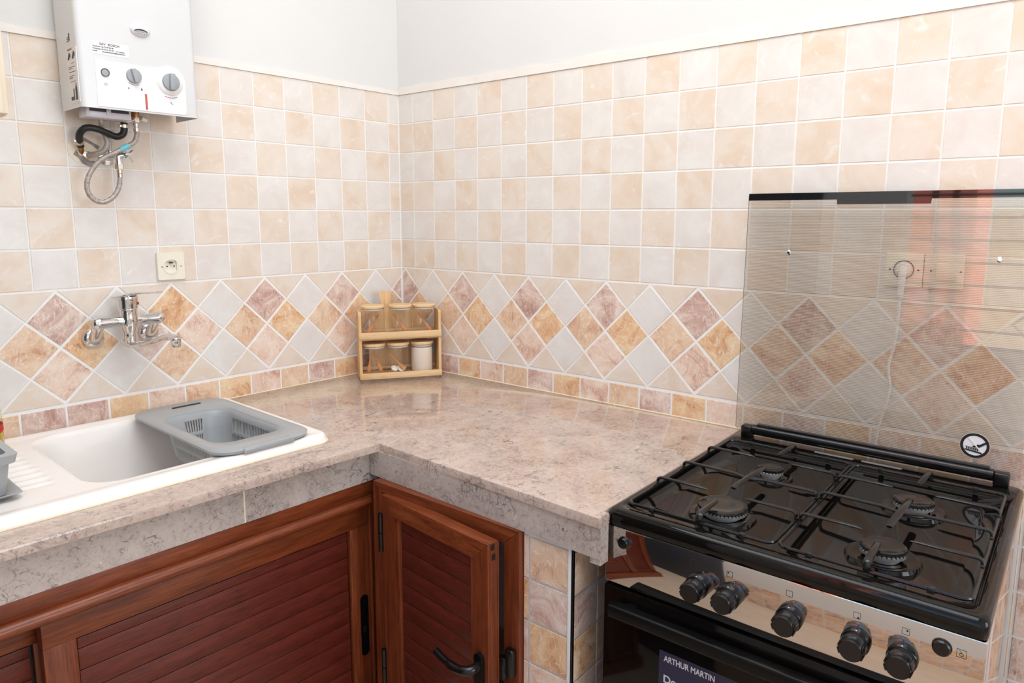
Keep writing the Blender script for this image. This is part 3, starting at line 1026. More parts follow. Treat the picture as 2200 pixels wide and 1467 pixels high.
tube(bm, smooth([(hx, -0.006, 0.494), (hx, -0.026, 0.493), (hx-0.010, -0.036, 0.491), (hx-0.035, -0.040, 0.488), (hx-0.070, -0.038, 0.488), (hx-0.106, -0.033, 0.490)], 6), [0.0105]*14+[0.0095]*8+[0.008]*9, 12)
hpart('lever_handle', bm, 'black', door, 'black curved lever handle')
for z0 in (0.622, 0.275):
    bm = nb()
    for a, b in ((0.0, 0.046), (0.048, 0.094)):
        cyl(bm, (0.689, -0.706, z0+a), (0.689, -0.706, z0+b), 0.0062, n=14)
    hc.part('hinge', bm, 'black')
bm = nb(); box(bm, 1.068, 1.090, FY-0.016, FY, 0.464, 0.526, 0.005, 3); box(bm, 1.054, 1.074, FY-0.022, FY-0.004, 0.456, 0.506, 0.004, 2); hc.part('strike_plate', bm, 'black', label='black latch keeper on the frame')

# ------------------------------------------------------------------ cooker
ck = Thing('gas_cooker', 'black and stainless gas cooker with raised glass lid against tiled wall', 'cooker', (1.576, -0.35, 0.0))
X0, X1, Y0, Y1, ZT = 1.277, 1.876, -0.657, -0.046, 0.8735
bm = nb(); box(bm, X0+0.008, X1-0.004, Y0+0.022, Y1-0.01, 0.03, 0.842, 0.003); body = ck.part('body', bm, 'blackmatt')
bm = nb(); box(bm, X1-0.0042, X1-0.001, Y0+0.030, Y1-0.012, 0.04, 0.841, 0.001); ck.part('side_panel', bm, 'steel', label='polished steel side panel')
# hob: frame with a sunken well
def hloop(x0, x1, y0, y1, r, z):
    return [Vector((a, b, z)) for a, b in rrect(x0, x1, y0, y1, r, 6)]
bm = nb()
IX0, IX1, IY0, IY1 = 1.297, 1.8545, -0.628, -0.122
rings(bm, [hloop(X0+0.001, X1-0.001, Y0, Y1, 0.012, 0.843), hloop(X0, X1, Y0-0.002, Y1, 0.014, 0.850), hloop(X0, X1, Y0-0.002, Y1, 0.016, ZT-0.008), hloop(X0+0.003, X1-0.003, Y0+0.003, Y1-0.002, 0.016, ZT-0.002), hloop(X0+0.009, X1-0.009, Y0+0.009, Y1-0.006, 0.016, ZT),
           hloop(IX0-0.006, IX1+0.006, IY0-0.006, IY1+0.006, 0.020, ZT), hloop(IX0, IX1, IY0, IY1, 0.020, ZT-0.004), hloop(IX0+0.004, IX1-0.004, IY0+0.004, IY1-0.004, 0.02, ZT-0.008), hloop(IX0+0.030, IX1-0.030, IY0+0.022, IY1-0.022, 0.03, ZT-0.0165)], True, True)
hob = ck.part('hob', bm, 'enamel', angle=50)
for a, b in ((1.481, 1.565), (1.581, 1.662)):
    bm = nb(); prism(bm, rrect(a, b, -0.0885, -0.0775, 0.005, 6), (0, 0, ZT-0.001), (1, 0, 0), (0, 1, 0), 0.0014)
    ck.part('vent_slot', bm, 'alu', hob)
# burners
ZW = ZT-0.0165
BUR = [(1.4455, -0.523, 0.0455, 0.062), (1.4455, -0.268, 0.0265, 0.046), (1.717, -0.272, 0.0355, 0.056), (1.7155, -0.516, 0.0355, 0.058)]
for bx, by, br, dr_ in BUR:
    bm = nb(); lathe(bm, [(dr_, 0.000), (dr_-0.003, 0.005), (dr_-0.012, 0.006), (br*0.98, 0.002), (br*0.80, 0.002), (br*0.8, 0.0)], (bx, by, ZW), n=40)
    d = ck.part('burner', bm, 'enamel')
    bm = nb(); lathe(bm, [(br*0.72, 0.002), (br*0.72, 0.010), (br*0.97, 0.011), (br*0.99, 0.0165), (br*0.90, 0.018)], (bx, by, ZW), n=40)
    ck.part('flame_ring', bm, 'alu', d)
    bm = nb()
    nn = int(br*900)
    for i in range(nn):
        a = 2*PI*i/nn
        m = Matrix.Translation((bx, by, ZW+0.0168)) @ Matrix.Rotation(a, 4, 'Z')
        box(bm, br*0.93, br*0.998, -0.0008, 0.0008, -0.001, 0.0018, mtx=m)
    ck.part('flame_port', bm, 'inkblack', d)
    bm = nb(); lathe(bm, [(br*0.95, 0.0185), (br*0.985, 0.0205), (br*0.97, 0.0235), (br*0.86, 0.0250), (br*0.82, 0.0244), (br*0.4, 0.0250), (0.0, 0.0253)], (bx, by, ZW), n=40)
    ck.part('burner_cap', bm, 'capmetal', d)
# pan supports
def grate(x0, x1, cx, yb, ym, yf):
    y0, y1 = -0.622, -0.130
    zf = ZT+0.0045
    bm = nb(); tube(bm, [(a, b, zf) for a, b in rrect(x0, x1, y0, y1, 0.016, 5)], 0.0032, 8, True)
    g = ck.part('pan_support', bm, 'iron')
    zf2 = ZT+0.0205
    def finger(pts, wd=0.0046):
        bm = nb()
        n = len(pts)
        tube(bm, pts, [wd]*(n-2)+[wd*0.85, wd*0.35], 10, flat=0.62, upv=(0, 0, 1))
        ck.part('finger', bm, 'iron', g)
    def up_in(xa, ya, xb, yb_):
        d = Vector((xb-xa, yb_-ya, 0)).normalized()
        a = Vector((xa, ya, zf))
        return smooth([a, a+Vector((0, 0, 0.010)), a+d*0.003+Vector((0, 0, 0.0145)), a+d*0.009+Vector((0, 0, 0.016))], 4)+[Vector((xb, yb_, zf2))-d*0.010, Vector((xb, yb_, zf2-0.001))]
    for y in (yb, yf):
        finger(up_in(x0, y, cx-0.036, y))
        finger(up_in(x1, y, cx+0.036, y))
    bm = nb()
    a, b = Vector((x0, ym, zf)), Vector((x1, ym, zf))
    e = Vector((1, 0, 0))
    pts = smooth([a, a+Vector((0, 0, 0.010)), a+e*0.003+Vector((0, 0, 0.0145)), a+e*0.009+Vector((0, 0, 0.016))], 4)
    pts += [Vector((cx-0.03, ym-0.002, zf2)), Vector((cx-0.012, ym-0.009, zf2)), Vector((cx, ym-0.013, zf2)), Vector((cx+0.012, ym-0.009, zf2)), Vector((cx+0.03, ym-0.002, zf2))]
    pts += smooth([b-e*0.009+Vector((0, 0, 0.016)), b-e*0.003+Vector((0, 0, 0.0145)), b+Vector((0, 0, 0.010)), b], 4)
    tube(bm, pts, 0.0046, 10, flat=0.62, upv=(0, 0, 1))
    ck.part('cross_bar', bm, 'iron', g)
    bm = nb(); tube(bm, [(cx+0.003, -0.312, zf2-0.002), (cx+0.003, -0.318, zf2), (cx+0.001, ym, zf2+0.0008), (cx-0.002, -0.456, zf2), (cx-0.002, -0.463, zf2-0.002)], [0.0055, 0.0068, 0.0068, 0.0066, 0.005], 10, flat=0.5, upv=(0, 0, 1)); ck.part('long_bar', bm, 'iron', g)
    finger(up_in(cx+0.006, y1, cx+0.001, -0.217), 0.0066)
    finger(up_in(cx, y0, cx-0.002, -0.540), 0.0066)
    for px, py in ((x0+0.05, y1), (x1-0.05, y1), (x0+0.05, y0), (x1-0.05, y0)):
        bm = nb(); box(bm, px-0.005, px+0.005, py-0.0045, py+0.0045, zf-0.0052, zf+0.0042, 0.0012); ck.part('foot_pad', bm, 'rubber', g)
grate(1.302, 1.572, 1.4435, -0.260, -0.386, -0.503)
grate(1.580, 1.850, 1.7145, -0.265, -0.378, -0.503)
# front: control fascia
bm = nb(); box(bm, X0-0.001, X1, Y0+0.001, Y0+0.03, 0.7285, 0.8415, 0.003, 2)
fas = ck.part('control_panel', bm, 'steel', label='polished stainless control panel')
YP = Y0+0.001
def knob(x, z, ang):
    m = Matrix.Translation((x, YP, z)) @ Matrix.Rotation(ang, 4, 'Y')
    bm = nb(); lathe(bm, [(0.0205, 0.0), (0.0205, 0.013), (0.0195, 0.0145)], (0, 0, 0), (0, -1, 0), 32)
    bmesh.ops.transform(bm, matrix=m, verts=bm.verts)
    k = ck.part('knob', bm, 'black', label='round black control knob')
    bm = nb(); lathe(bm, [(0.0188, 0.0135), (0.0188, 0.016), (0.0175, 0.0165), (0.0178, 0.020), (0.0172, 0.037), (0.0158, 0.0395)], (0, 0, 0), (0, -1, 0), 32)
    bmesh.ops.transform(bm, matrix=m, verts=bm.verts)
    ck.part('knob_grip', bm, 'black', k)
    for a in (20, 160, 200, 340):
        bm = nb()
        q = Matrix.Rotation(math.radians(a), 4, 'Y')
        box(bm, 0.0166, 0.0186, -0.038, -0.018, -0.0045, 0.0045, 0.0008, mtx=q)
        bmesh.ops.transform(bm, matrix=m, verts=bm.verts)
        ck.part('grip_ridge', bm, 'black', k)
    bm = nb(); box(bm, -0.0008, 0.0008, -0.010, -0.004, 0.0203, 0.0209)
    bmesh.ops.transform(bm, matrix=m, verts=bm.verts)
    ck.part('pointer', bm, 'inkblack', k)
    bm = nb(); lathe(bm, [(0.0012, 0), (0.0010, 0.0004)], (0.0, -0.0125, 0.0203), (0, 0, 1), 10)
    bmesh.ops.transform(bm, matrix=m, verts=bm.verts)
    ck.part('index_dot', bm, 'white_ink', k)
KX = [1.4635, 1.5185, 1.618, 1.7155, 1.7775]
for x, a in zip(KX, (0.0, 0.05, 0.0, 0.03, -0.02)):
    knob(x, 0.7835, a)
for x, dot in ((1.451, (-0.0022, -0.002)), (1.5165, (-0.0022, 0.002)), (1.614, None), (1.713, (0.002, -0.003)), (1.778, (0.002, 0.0015))):
    bm = nb()
    for a, b, c, d in ((-0.005, 0.005, 0.0045, 0.005), (-0.005, 0.005, -0.005, -0.0045), (-0.005, -0.0045, -0.0045, 0.0045), (0.0045, 0.005, -0.0045, 0.0045)):
        box(bm, x+a, x+b, YP-0.0004, YP+0.001, 0.8205+c, 0.8205+d)
    if dot:
        prism(bm, disc(0.0014, 12, x+dot[0], 0.8205+dot[1]), (0, YP+0.0005, 0), (1, 0, 0), (0, 0, 1), 0.0009)
    else:
        box(bm, x-0.0005, x+0.0005, YP-0.0004, YP+0.001, 0.8145, 0.8160)
    ck.part('burner_symbol', bm, 'inkblack', fas)
for x, r in ((1.3155, 0.0105), (1.8235, 0.0115)):
    bm = nb(); lathe(bm, [(r+0.0012, 0), (r+0.001, 0.0015), (r, 0.0018), (r, 0.0062), (r*0.86, 0.0082), (0, 0.0085)], (x, YP, 0.8155), (0, -1, 0), 28)
    ck.part('push_button', bm, 'black', label='round black push button')
bm = nb()
for a, b, c, d in ((-0.006, 0.006, 0.0055, 0.006), (-0.006, 0.006, -0.006, -0.0055), (-0.006, -0.0055, -0.0055, 0.0055), (0.0055, 0.006, -0.0055, 0.0055)):
    box(bm, 1.847+a, 1.847+b, YP-0.0004, YP+0.001, 0.8145+c, 0.8145+d)
annulus(bm, 0.0020, 0.0026, (1.847, YP+0.0005, 0.8130), (1, 0, 0), (0, 0, 1), 0.0009, 16)
tube(bm, [(1.8445, YP-0.0001, 0.8175), (1.847, YP-0.0001, 0.8160), (1.8455, YP-0.0001, 0.8152), (1.849, YP-0.0001, 0.8142)], 0.0004, 5)
ck.part('spark_symbol', bm, 'inkblack', fas)
bm = nb()
for i in range(8):
    a = 2*PI*i/8
    tube(bm, [(1.301+0.0012*math.cos(a), YP-0.0001, 0.8155+0.0012*math.sin(a)), (1.301+0.0042*math.cos(a), YP-0.0001, 0.8155+0.0042*math.sin(a))], 0.0003, 4)
annulus(bm, 0.0006, 0.0012, (1.301, YP+0.0005, 0.8155), (1, 0, 0), (0, 0, 1), 0.0009, 12)
ck.part('lamp_symbol', bm, 'inkblack', fas)
# oven door
bm = nb(); box(bm, X0, X1-0.002, Y0-0.002, Y0+0.025, 0.16, 0.7235, 0.002); od = ck.part('oven_door', bm, 'ovenglass', label='black glass oven door')
bm = nb()
prism(bm, rrect(-0.6925, -0.668, 0.680, 0.7055, 0.006, 5), (X0+0.029, 0, 0), (0, 1, 0), (0, 0, 1), 0.548)
ck.part('oven_handle', bm, 'blackmatt', od, 'wide black oven door handle')
for x in (X0+0.05, X1-0.07):
    bm = nb(); box(bm, x, x+0.02, -0.672, Y0, 0.684, 0.702, 0.002)
    ck.part('handle_bracket', bm, 'black', od)
bm = nb(); box(bm, X0+0.004, X1-0.004, Y0+0.002, Y0+0.02, 0.03, 0.155, 0.002); ck.part('drawer_front', bm, 'enamel')
bm = nb(); box(bm, 1.3955, 1.60, Y0-0.0026, Y0-0.002, 0.45, 0.6365); st = ck.part('advert_sticker', bm, 'navy', od, 'navy blue sticker with white lettering')
YS = Y0-0.0032
ck.text('lettering', 'ARTHUR MARTIN', 0.0158, 'white_ink', (1.405, YS, 0.6185), ROT_BACK, od, 0.775)
ck.text('lettering', 'Dou', 0.0205, 'white_ink', (1.4045, YS, 0.5775), ROT_BACK, od)
# lid hinge bar and glass lid
bm = nb()
for x0, x1 in ((1.300, 1.327), (1.824, 1.851)):
    pass
bm.free()
for x0, x1 in ((1.3015, 1.329), (1.8225, 1.850)):
    bm = nb(); box(bm, x0, x1, -0.072, -0.044, ZT-0.001, 0.901, 0.004, 3); ck.part('hinge_block', bm, 'black')
bm = nb()
prism(bm, rrect(-0.072, -0.0475, 0.8805, 0.9035, 0.009, 6), (1.329, 0, 0), (0, 1, 0), (0, 0, 1), 0.4935)
box(bm, 1.3385, 1.8155, -0.066, -0.050, 0.9015, 0.9075, 0.0015)
ck.part('hinge_bar', bm, 'black', label='black bar holding the lid glass')
LX0, LX1, LZ0, LZ1 = 1.283, 1.8665, 0.8885, 1.4635
LYB, LYT = -0.0545, -0.040
ly = lambda z: LYB+(LYT-LYB)*(z-LZ0)/(LZ1-LZ0)
def lid_slab(bm, pts, off, th):
    a = [bm.verts.new((x, ly(z)-off, z)) for x, z in pts]
    b = [bm.verts.new((x, ly(z)-off-th, z)) for x, z in pts]
    bm.faces.new(a); bm.faces.new(list(reversed(b)))
    for i in range(len(a)):
        j = (i+1) % len(a)
        bm.faces.new((a[i], b[i], b[j], a[j]))
bm = nb()
lp = rrect(LX0, LX1, LZ0, LZ1, 0.004, 3)
va = [bm.verts.new((x, ly(z)-0.004, z)) for x, z in lp]
bm.faces.new(va)
lid = ck.part('glass_lid', bm, 'lid', label='raised tinted glass lid with fine white lines')
bm = nb()
vb = [[Vector((x, ly(z)-o_, z)) for x, z in lp] for o_ in (0.0, 0.0038)]
rings(bm, vb, False, False)
ck.part('glass_edge', bm, simple('glass_edge', (150, 140, 128), 0.1), lid)
bm = nb(); lid_slab(bm, [(LX0+0.0006, LZ1-0.0005), (LX0+0.0006, LZ1-0.0165), (1.483, LZ1-0.0165), (1.484, LZ1-0.027), (1.667, LZ1-0.027), (1.668, LZ1-0.0165), (LX1-0.0006, LZ1-0.0165), (LX1-0.0006, LZ1-0.0005)], 0.0044, 0.0004)
ck.part('black_band', bm, simple('black_print_under_glass', (13, 12, 12), 0.03, spec=1.0, var=0.02), lid, 'black printed band along the top of the glass')
# warning sign on the glass
sx, sz = 1.7855, 0.9455
def sp(bm, pts, off=0.0055, th=0.0004):
    lid_slab(bm, [(sx+a, sz+b) for a, b in pts], off, th)
bm = nb(); sp(bm, disc(0.0265, 36), 0.0046, 0.0003); sg = ck.part('warning_sign', bm, 'paper', lid, 'round no-flames warning sign')
bm = nb()
n = 40
ring = [Vector((sx+r*math.cos(2*PI*i/n), ly(sz)-o_, sz+r*math.sin(2*PI*i/n))) for r, o_ in () for i in range(1)]
rr = lambda r, o_: [Vector((sx+r*math.cos(2*PI*i/n), ly(sz+r*math.sin(2*PI*i/n))-o_, sz+r*math.sin(2*PI*i/n))) for i in range(n)]
rings(bm, [rr(0.0205, 0.0048), rr(0.0258, 0.0048), rr(0.0258, 0.0054), rr(0.0205, 0.0054)], closed_loop=True)
sp(bm, [(-0.017, -0.011), (0.014, -0.0155), (0.014, -0.0125), (-0.017, -0.0085)])
for i in range(7):
    x = -0.014+i*0.0032
    sp(bm, [(x, -0.0085-0.0004*i), (x-0.0018, -0.002-0.0004*i), (x+0.0008, -0.0038-0.0004*i), (x+0.0016, -0.0082-0.0004*i)])
sp(bm, [(0.004, 0.000), (0.018, 0.0105), (0.0205, 0.0075), (0.0075, -0.003)])
sp(bm, [(-0.004, -0.0035), (0.004, -0.0035), (0.009, 0.001), (0.006, 0.004), (0.002, 0.0005), (-0.003, -0.0005)])
ck.part('sign_print', bm, 'inkblack', lid)
bm = nb()
sp(bm, [(-0.0125, 0.0145), (-0.0105, 0.0160), (0.0150, -0.0120), (0.0130, -0.0135)], 0.0060, 0.0003)
ck.part('sign_slash', bm, 'paper', lid)
for x in (1.385, 1.795):
    bm = nb(); lathe(bm, [(0.0052, 0.0), (0.0056, 0.0012), (0.0036, 0.0026), (0.0034, 0.0016), (0, 0.0016)], (x, ly(1.326)-0.0042, 1.326), (0, -1, 0), 20); ck.part('lid_screw', bm, 'chrome', lid)

# ------------------------------------------------------------------ sockets behind the lid, with the plug
def plate(name, label, cat, group, x0, x1, z0, z1, frame, normal):
    t = Thing(name, label, cat, ((x0+x1)/2 if frame == 'W' else 0, 0 if frame == 'W' else (x0+x1)/2, z0), frame, group)
    bm = nb()
    if frame == 'W':
        box(bm, x0, x1, -0.0075, 0.002, z0, z1, 0.0022, 3)
    else:
        cy, cz, rh = (x0+x1)/2, (z0+z1)/2-0.001, 0.0205
        sqr = lambda d, x: [Vector((x, a, b)) for a, b in rrect(x0+d, x1-d, z0+d, z1-d, 0.004, 8)]
        ref = rrect(x0, x1, z0, z1, 0.004, 8)
        an = [math.atan2(b-cz, a-cy) for a, b in ref]
        rings(bm, [sqr(0, 0.0002), sqr(0, 0.0065), sqr(0.0012, 0.0085), [Vector((0.0085, cy+rh*math.cos(q), cz+rh*math.sin(q))) for q in an], [Vector((0.0015, cy+rh*math.cos(q), cz+rh*math.sin(q))) for q in an]], False, False)
    t.part('cover_plate', bm, 'socket')
    return t
ws = plate('wall_socket', 'cream wall socket with plug in it behind the glass lid', 'socket', None, 1.583, 1.657, 1.2575, 1.3310, 'W', None)
bm = nb(); annulus(bm, 0.0185, 0.0205, (1.620, -0.0075, 1.2955), (1, 0, 0), (0, 0, 1), 0.0012, 32); ws.part('socket_rim', bm, 'capmetal')
for x in (1.593, 1.648):
    bm = nb(); cyl(bm, (x, -0.0072, 1.2955), (x, -0.0084, 1.2955), 0.0022, n=12); ws.part('screw', bm, 'capmetal')
lw = plate('light_switch', 'cream square light switch beside the plugged socket', 'switch', None, 1.6585, 1.7315, 1.2575, 1.3310, 'W', None)
bm = nb(); box(bm, 1.682, 1.719, -0.0115, -0.006, 1.276, 1.3125, 0.002, 2); lw.part('rocker', bm, 'socket', label='square rocker')
for x in (1.672, 1.7265):
    bm = nb(); cyl(bm, (x, -0.0072, 1.2955), (x, -0.0084, 1.2955), 0.0018, n=12); lw.part('screw', bm, 'capmetal')
pc = Thing('power_cord', 'white plug and cord hanging down behind the glass lid', 'power cord', (1.62, -0.012, 0.89))
bm = nb()
cyl(bm, (1.620, -0.0078, 1.2955), (1.620, -0.0185, 1.2955), 0.0165, 0.0125, 24)
tube(bm, smooth([(1.620, -0.014, 1.300), (1.620, -0.0175, 1.285), (1.6195, -0.018, 1.262), (1.619, -0.0175, 1.240)], 5), [0.0085]*6+[0.0075]*5+[0.0055]*5, 12)
plug = pc.part('plug', bm, 'cord')
bm = nb()
for i in range(5):
    lathe(bm, [(0.0068, 0.0), (0.0068, 0.003)], (1.619, -0.0175, 1.236+i*0.005), (0, 0, 1), 12)
pc.part('strain_relief', bm, 'cord', plug)
bm = nb(); tube(bm, smooth([(1.619, -0.0175, 1.245), (1.6185, -0.016, 1.20), (1.6165, -0.013, 1.15), (1.611, -0.011, 1.11), (1.606, -0.011, 1.075), (1.612, -0.011, 1.035), (1.607, -0.011, 0.99), (1.597, -0.011, 0.945), (1.593, -0.011, 0.90), (1.593, -0.013, 0.85)], 7), 0.0032, 8); pc.part('cable', bm, 'cord')

# outlet left of the tap
wo = plate('wall_socket', 'empty cream wall socket above the chrome tap', 'socket', None, -0.856, -0.7815, 1.2345, 1.3105, 'L', None)
bm = nb(); lathe(bm, [(0.0216, 0.0), (0.0212, 0.0013), (0.0196, 0.0013), (0.0188, -0.0062), (0.0, -0.0062)], (0.0085, -0.81875, 1.2715), (1, 0, 0), 36, False, False); well = wo.part('socket_well', bm, 'socket', angle=25)
bm = nb()
for dy, dz, r in ((-0.0095, 0.0005, 0.0021), (0.0095, 0.0005, 0.0021)):
    cyl(bm, (0.0022, -0.8185+dy, 1.2715+dz), (0.0032, -0.8185+dy, 1.2715+dz), r, n=14)
wo.part('pin_hole', bm, 'inkblack', well)
bm = nb()
for dy in (-0.0022, 0.0022):
    cyl(bm, (0.0022, -0.8185+dy, 1.2820), (0.0120, -0.8185+dy, 1.2820), 0.0020, n=12)
wo.part('earth_pin', bm, 'ink', well)
for y in (-0.8435, -0.7925):
    bm = nb(); cyl(bm, (0.008, y, 1.2715), (0.0092, y, 1.2715), 0.0019, n=12); wo.part('screw', bm, 'brass')

# ------------------------------------------------------------------ tap
tp = Thing('mixer_tap', 'chrome wall-mounted mixer tap above the white sink', 'tap', (0.0, -0.957, 1.10), 'L')
YT, ZTP, DT_ = -0.9575, 1.142, 0.062
for y in (-1.026, -0.889):
    bm = nb(); lathe(bm, [(0.0265, 0.001), (0.0262, 0.006), (0.022, 0.012), (0.0155, 0.016), (0.0145, 0.016)], (0, y, 1.0985), (1, 0, 0), 32); tp.part('wall_flange', bm, 'chrome', angle=60)
    bm = nb()
    tube(bm, smooth([(0.008, y, 1.0985), (0.020, y, 1.1030), (0.042, y, 1.1250), (0.055, y, 1.1385)], 5), 0.0138, 18); tp.part('supply_elbow', bm, 'chrome')
bm = nb()
def arm(sgn):
    lathe(bm, [(0.0155, 0.012), (0.0125, 0.026), (0.0130, 0.040), (0.0158, 0.066), (0.0160, 0.076), (0.0135, 0.084), (0.007, 0.088), (0.0, 0.089)], (DT_, YT, ZTP), (0, sgn, 0), 28)
arm(1); arm(-1)
lathe(bm, [(0.0145, -0.036), (0.0150, -0.028), (0.0190, -0.018), (0.0215, -0.004), (0.0210, 0.010), (0.0200, 0.022), (0.0205, 0.030)], (DT_, YT, ZTP), (0, 0, 1), 32)
tp.part('valve_body', bm, 'chrome', angle=60)
bm = nb(); lathe(bm, [(0.0215, 0.028), (0.0222, 0.030), (0.0215, 0.032), (0.0240, 0.0335), (0.0245, 0.052), (0.0258, 0.059), (0.0250, 0.0625), (0.018, 0.066), (0.0, 0.067)], (DT_, YT, ZTP), (0, 0, 1), 32); hd = tp.part('handle_base', bm, 'chrome', angle=40)
bm = nb()
dv = Vector((0.13, 0.052, 0)).normalized()
c0 = Vector((DT_, YT, 0))
def lv(d, z):
    p = c0+dv*d
    return (p.x, p.y, z)
tube(bm, smooth([lv(-0.037, 1.2020), lv(-0.024, 1.2030), lv(0.0, 1.2065), lv(0.022, 1.2110), lv(0.045, 1.2155), lv(0.075, 1.217), lv(0.100, 1.2185), lv(0.112, 1.2205)], 5), [0.006]*2+[0.020]*4+[0.024]*9+[0.020]*5+[0.013]*5+[0.0115]*8+[0.011]*5+[0.006]*3, 18, flat=0.24, upv=(0, 0, 1))
tp.part('lever', bm, 'chrome', hd, angle=70)
bm = nb()
e = Vector((0.62, 0.78, 0)).normalized()
pd = c0+e*0.0238
lathe(bm, [(0.0042, 0), (0.0040, 0.0012), (0.0, 0.0016)], (pd.x, pd.y, 1.1865), e, 20); tp.part('temperature_dot', bm, 'red', hd, 'red half of the hot and cold dot')
pd2 = pd+Vector((-e.y, e.x, 0))*0.0022
bm = nb(); box(bm, -0.0001, 0.0012, -0.0008, 0.0018, -0.0030, 0.0030, 0.0003, mtx=Matrix.Translation((pd2.x+e.x*0.001, pd2.y+e.y*0.001, 1.1865)) @ Matrix.Rotation(math.atan2(e.y, e.x), 4, 'Z')); tp.part('temperature_dot', bm, 'blue', hd, 'blue half of the hot and cold dot')
bm = nb(); lathe(bm, [(0.0150, 0.0), (0.0152, -0.010), (0.0145, -0.011), (0.0145, -0.026)], (DT_, YT, ZTP-0.036), (0, 0, 1), 28); col = tp.part('spout_collar', bm, 'chrome')
bm = nb()
tube(bm, smooth([(DT_-0.004, YT-0.002, 1.0835), (0.070, YT+0.002, 1.0800), (0.100, YT+0.010, 1.0825), (0.140, YT+0.022, 1.0935), (0.178, YT+0.034, 1.1060), (0.205, YT+0.042, 1.1095), (0.226, YT+0.048, 1.1065)], 6), [0.0135]*6+[0.0125]*8+[0.0115]*16+[0.0105]*7, 18, flat=0.78, upv=(0, 0, 1))
cyl(bm, (DT_, YT, 1.076), (DT_, YT, 1.092), 0.0142, n=28)
spt = tp.part('spout', bm, 'chrome', angle=60)
bm = nb(); lathe(bm, [(0.0105, 0.012), (0.0125, 0.010), (0.0125, 0.002), (0.0118, 0.001), (0.0118, -0.010), (0.0100, -0.0115), (0.0, -0.0095)], (0.222, YT+0.047, 1.0975), (0, 0, 1), 28); tp.part('aerator', bm, 'chrome', spt)

# ------------------------------------------------------------------ water heater
wh = Thing('water_heater', 'white gas water heater hung on the wall above the tap', 'water heater', (0.02, -0.918, 1.657), 'L')
HX, HY0_, HY1_, HZ0, HZ1 = 0.150, -1.054, -0.782, 1.657, 2.25
bm = nb()
r = 0.012
prof = lambda i: rrect(0.02, HX-i*0, HY0_, HY1_, r, 5)
# shell open at the back and below: a bent sheet swept round three sides, with a top
out = [(0.02, HY1_)]+[(HX-r+r*math.sin(math.radians(a)), HY1_-r+r*math.cos(math.radians(a))) for a in (0, 22, 45, 68, 90)]+[(HX-r+r*math.cos(math.radians(a)), HY0_+r-r*math.sin(math.radians(a))) for a in (0, 22, 45, 68, 90)]+[(0.02, HY0_)]
t_ = 0.0022
inn = [(0.02, HY1_-t_)]+[(HX-r+(r-t_)*math.sin(math.radians(a)), HY1_-r+(r-t_)*math.cos(math.radians(a))) for a in (0, 22, 45, 68, 90)]+[(HX-r+(r-t_)*math.cos(math.radians(a)), HY0_+r-(r-t_)*math.sin(math.radians(a))) for a in (0, 22, 45, 68, 90)]+[(0.02, HY0_+t_)]
loop = out+inn[::-1]
rings(bm, [[Vector((x, y, z)) for x, y in loop] for z in (HZ0, HZ1)], True, True)
box(bm, 0.02, HX-0.004, HY0_+0.004, HY1_-0.004, HZ1-0.004, HZ1)
case = wh.part('casing', bm, 'enamel_white')
bm = nb(); box(bm, 0.004, 0.022, HY0_+0.02, HY1_-0.02, 1.70, HZ1-0.02); wh.part('back_plate', bm, 'enamel_white')
bm = nb()
pp = [(-1.019, 1.6615), (-0.8195, 1.6615), (-0.8135, 1.668), (-0.8135, 1.745)]
pp += [(-0.8510+0.0375*math.cos(math.radians(a)), 1.7395+0.0375*math.sin(math.radians(a))) for a in range(10, 136, 12)]+[(-0.885, 1.7660), (-1.019, 1.7660)]
prism(bm, pp, (HX-0.001, 0, 0), (0, 1, 0), (0, 0, 1), 0.0022); pan = wh.part('control_panel', bm, 'panel_white')
bm = nb(); lathe(bm, [(0.033, 0.0), (0.030, 0.003), (0.024, 0.006)], (HX+0.0005, -0.8510, 1.7365), (1, 0, 0), 40); wh.part('dial_boss', bm, 'panel_white', pan)
def dial(y, z, r, depth, ang, off):
    bm = nb(); lathe(bm, [(r+0.001, 0), (r, depth*0.5), (r*0.93, depth*0.55)], (HX+off, y, z), (1, 0, 0), 36)
    d = wh.part('dial_knob', bm, 'greyknob', pan)
    bm = nb()
    m = Matrix.Translation((HX+off, y, z)) @ Matrix.Rotation(ang, 4, 'X')
    box(bm, depth*0.3, depth*1.25, -r*0.30, r*0.30, -r*0.97, r*0.97, 0.0012, 2, mtx=m)
    wh.part('dial_grip', bm, 'greyknob', d)
dial(-0.9355, 1.7400, 0.0165, 0.010, math.radians(14), 0.001)
dial(-0.8510, 1.7365, 0.0200, 0.012, math.radians(-2), 0.006)
bm = nb(); lathe(bm, [(0.0092, 0), (0.0092, 0.002), (0.0075, 0.0026), (0.0072, 0.0016), (0.0, 0.0022)], (HX+0.001, -0.9990, 1.7390), (1, 0, 0), 28); btn = wh.part('push_button', bm, 'greyknob')
bm = nb(); annulus(bm, 0.0078, 0.0094, (HX+0.0032, -0.9990, 1.7390), (0, 1, 0), (0, 0, 1), 0.0006, 28); wh.part('button_rim', bm, 'ink', btn)
bm = nb()
annulus(bm, 0.0024, 0.0030, (HX+0.0012, -0.9990, 1.7130), (0, 1, 0), (0, 0, 1), 0.0004, 20)
annulus(bm, 0.0205, 0.0212, (HX+0.0012, -0.9355, 1.7400), (0, 1, 0), (0, 0, 1), 0.0004, 20, 232, 300)
for y, s in ((-0.949, 0.8), (-0.9195, 1.2)):
    sp_ = [(y-0.0012*s, 1.7085), (y+0.0012*s, 1.7085), (y+0.0014*s, 1.7105), (y, 1.7105+0.004*s), (y-0.0014*s, 1.7105)]
    prism(bm, sp_, (HX+0.0012, 0, 0), (0, 1, 0), (0, 0, 1), 0.0004)
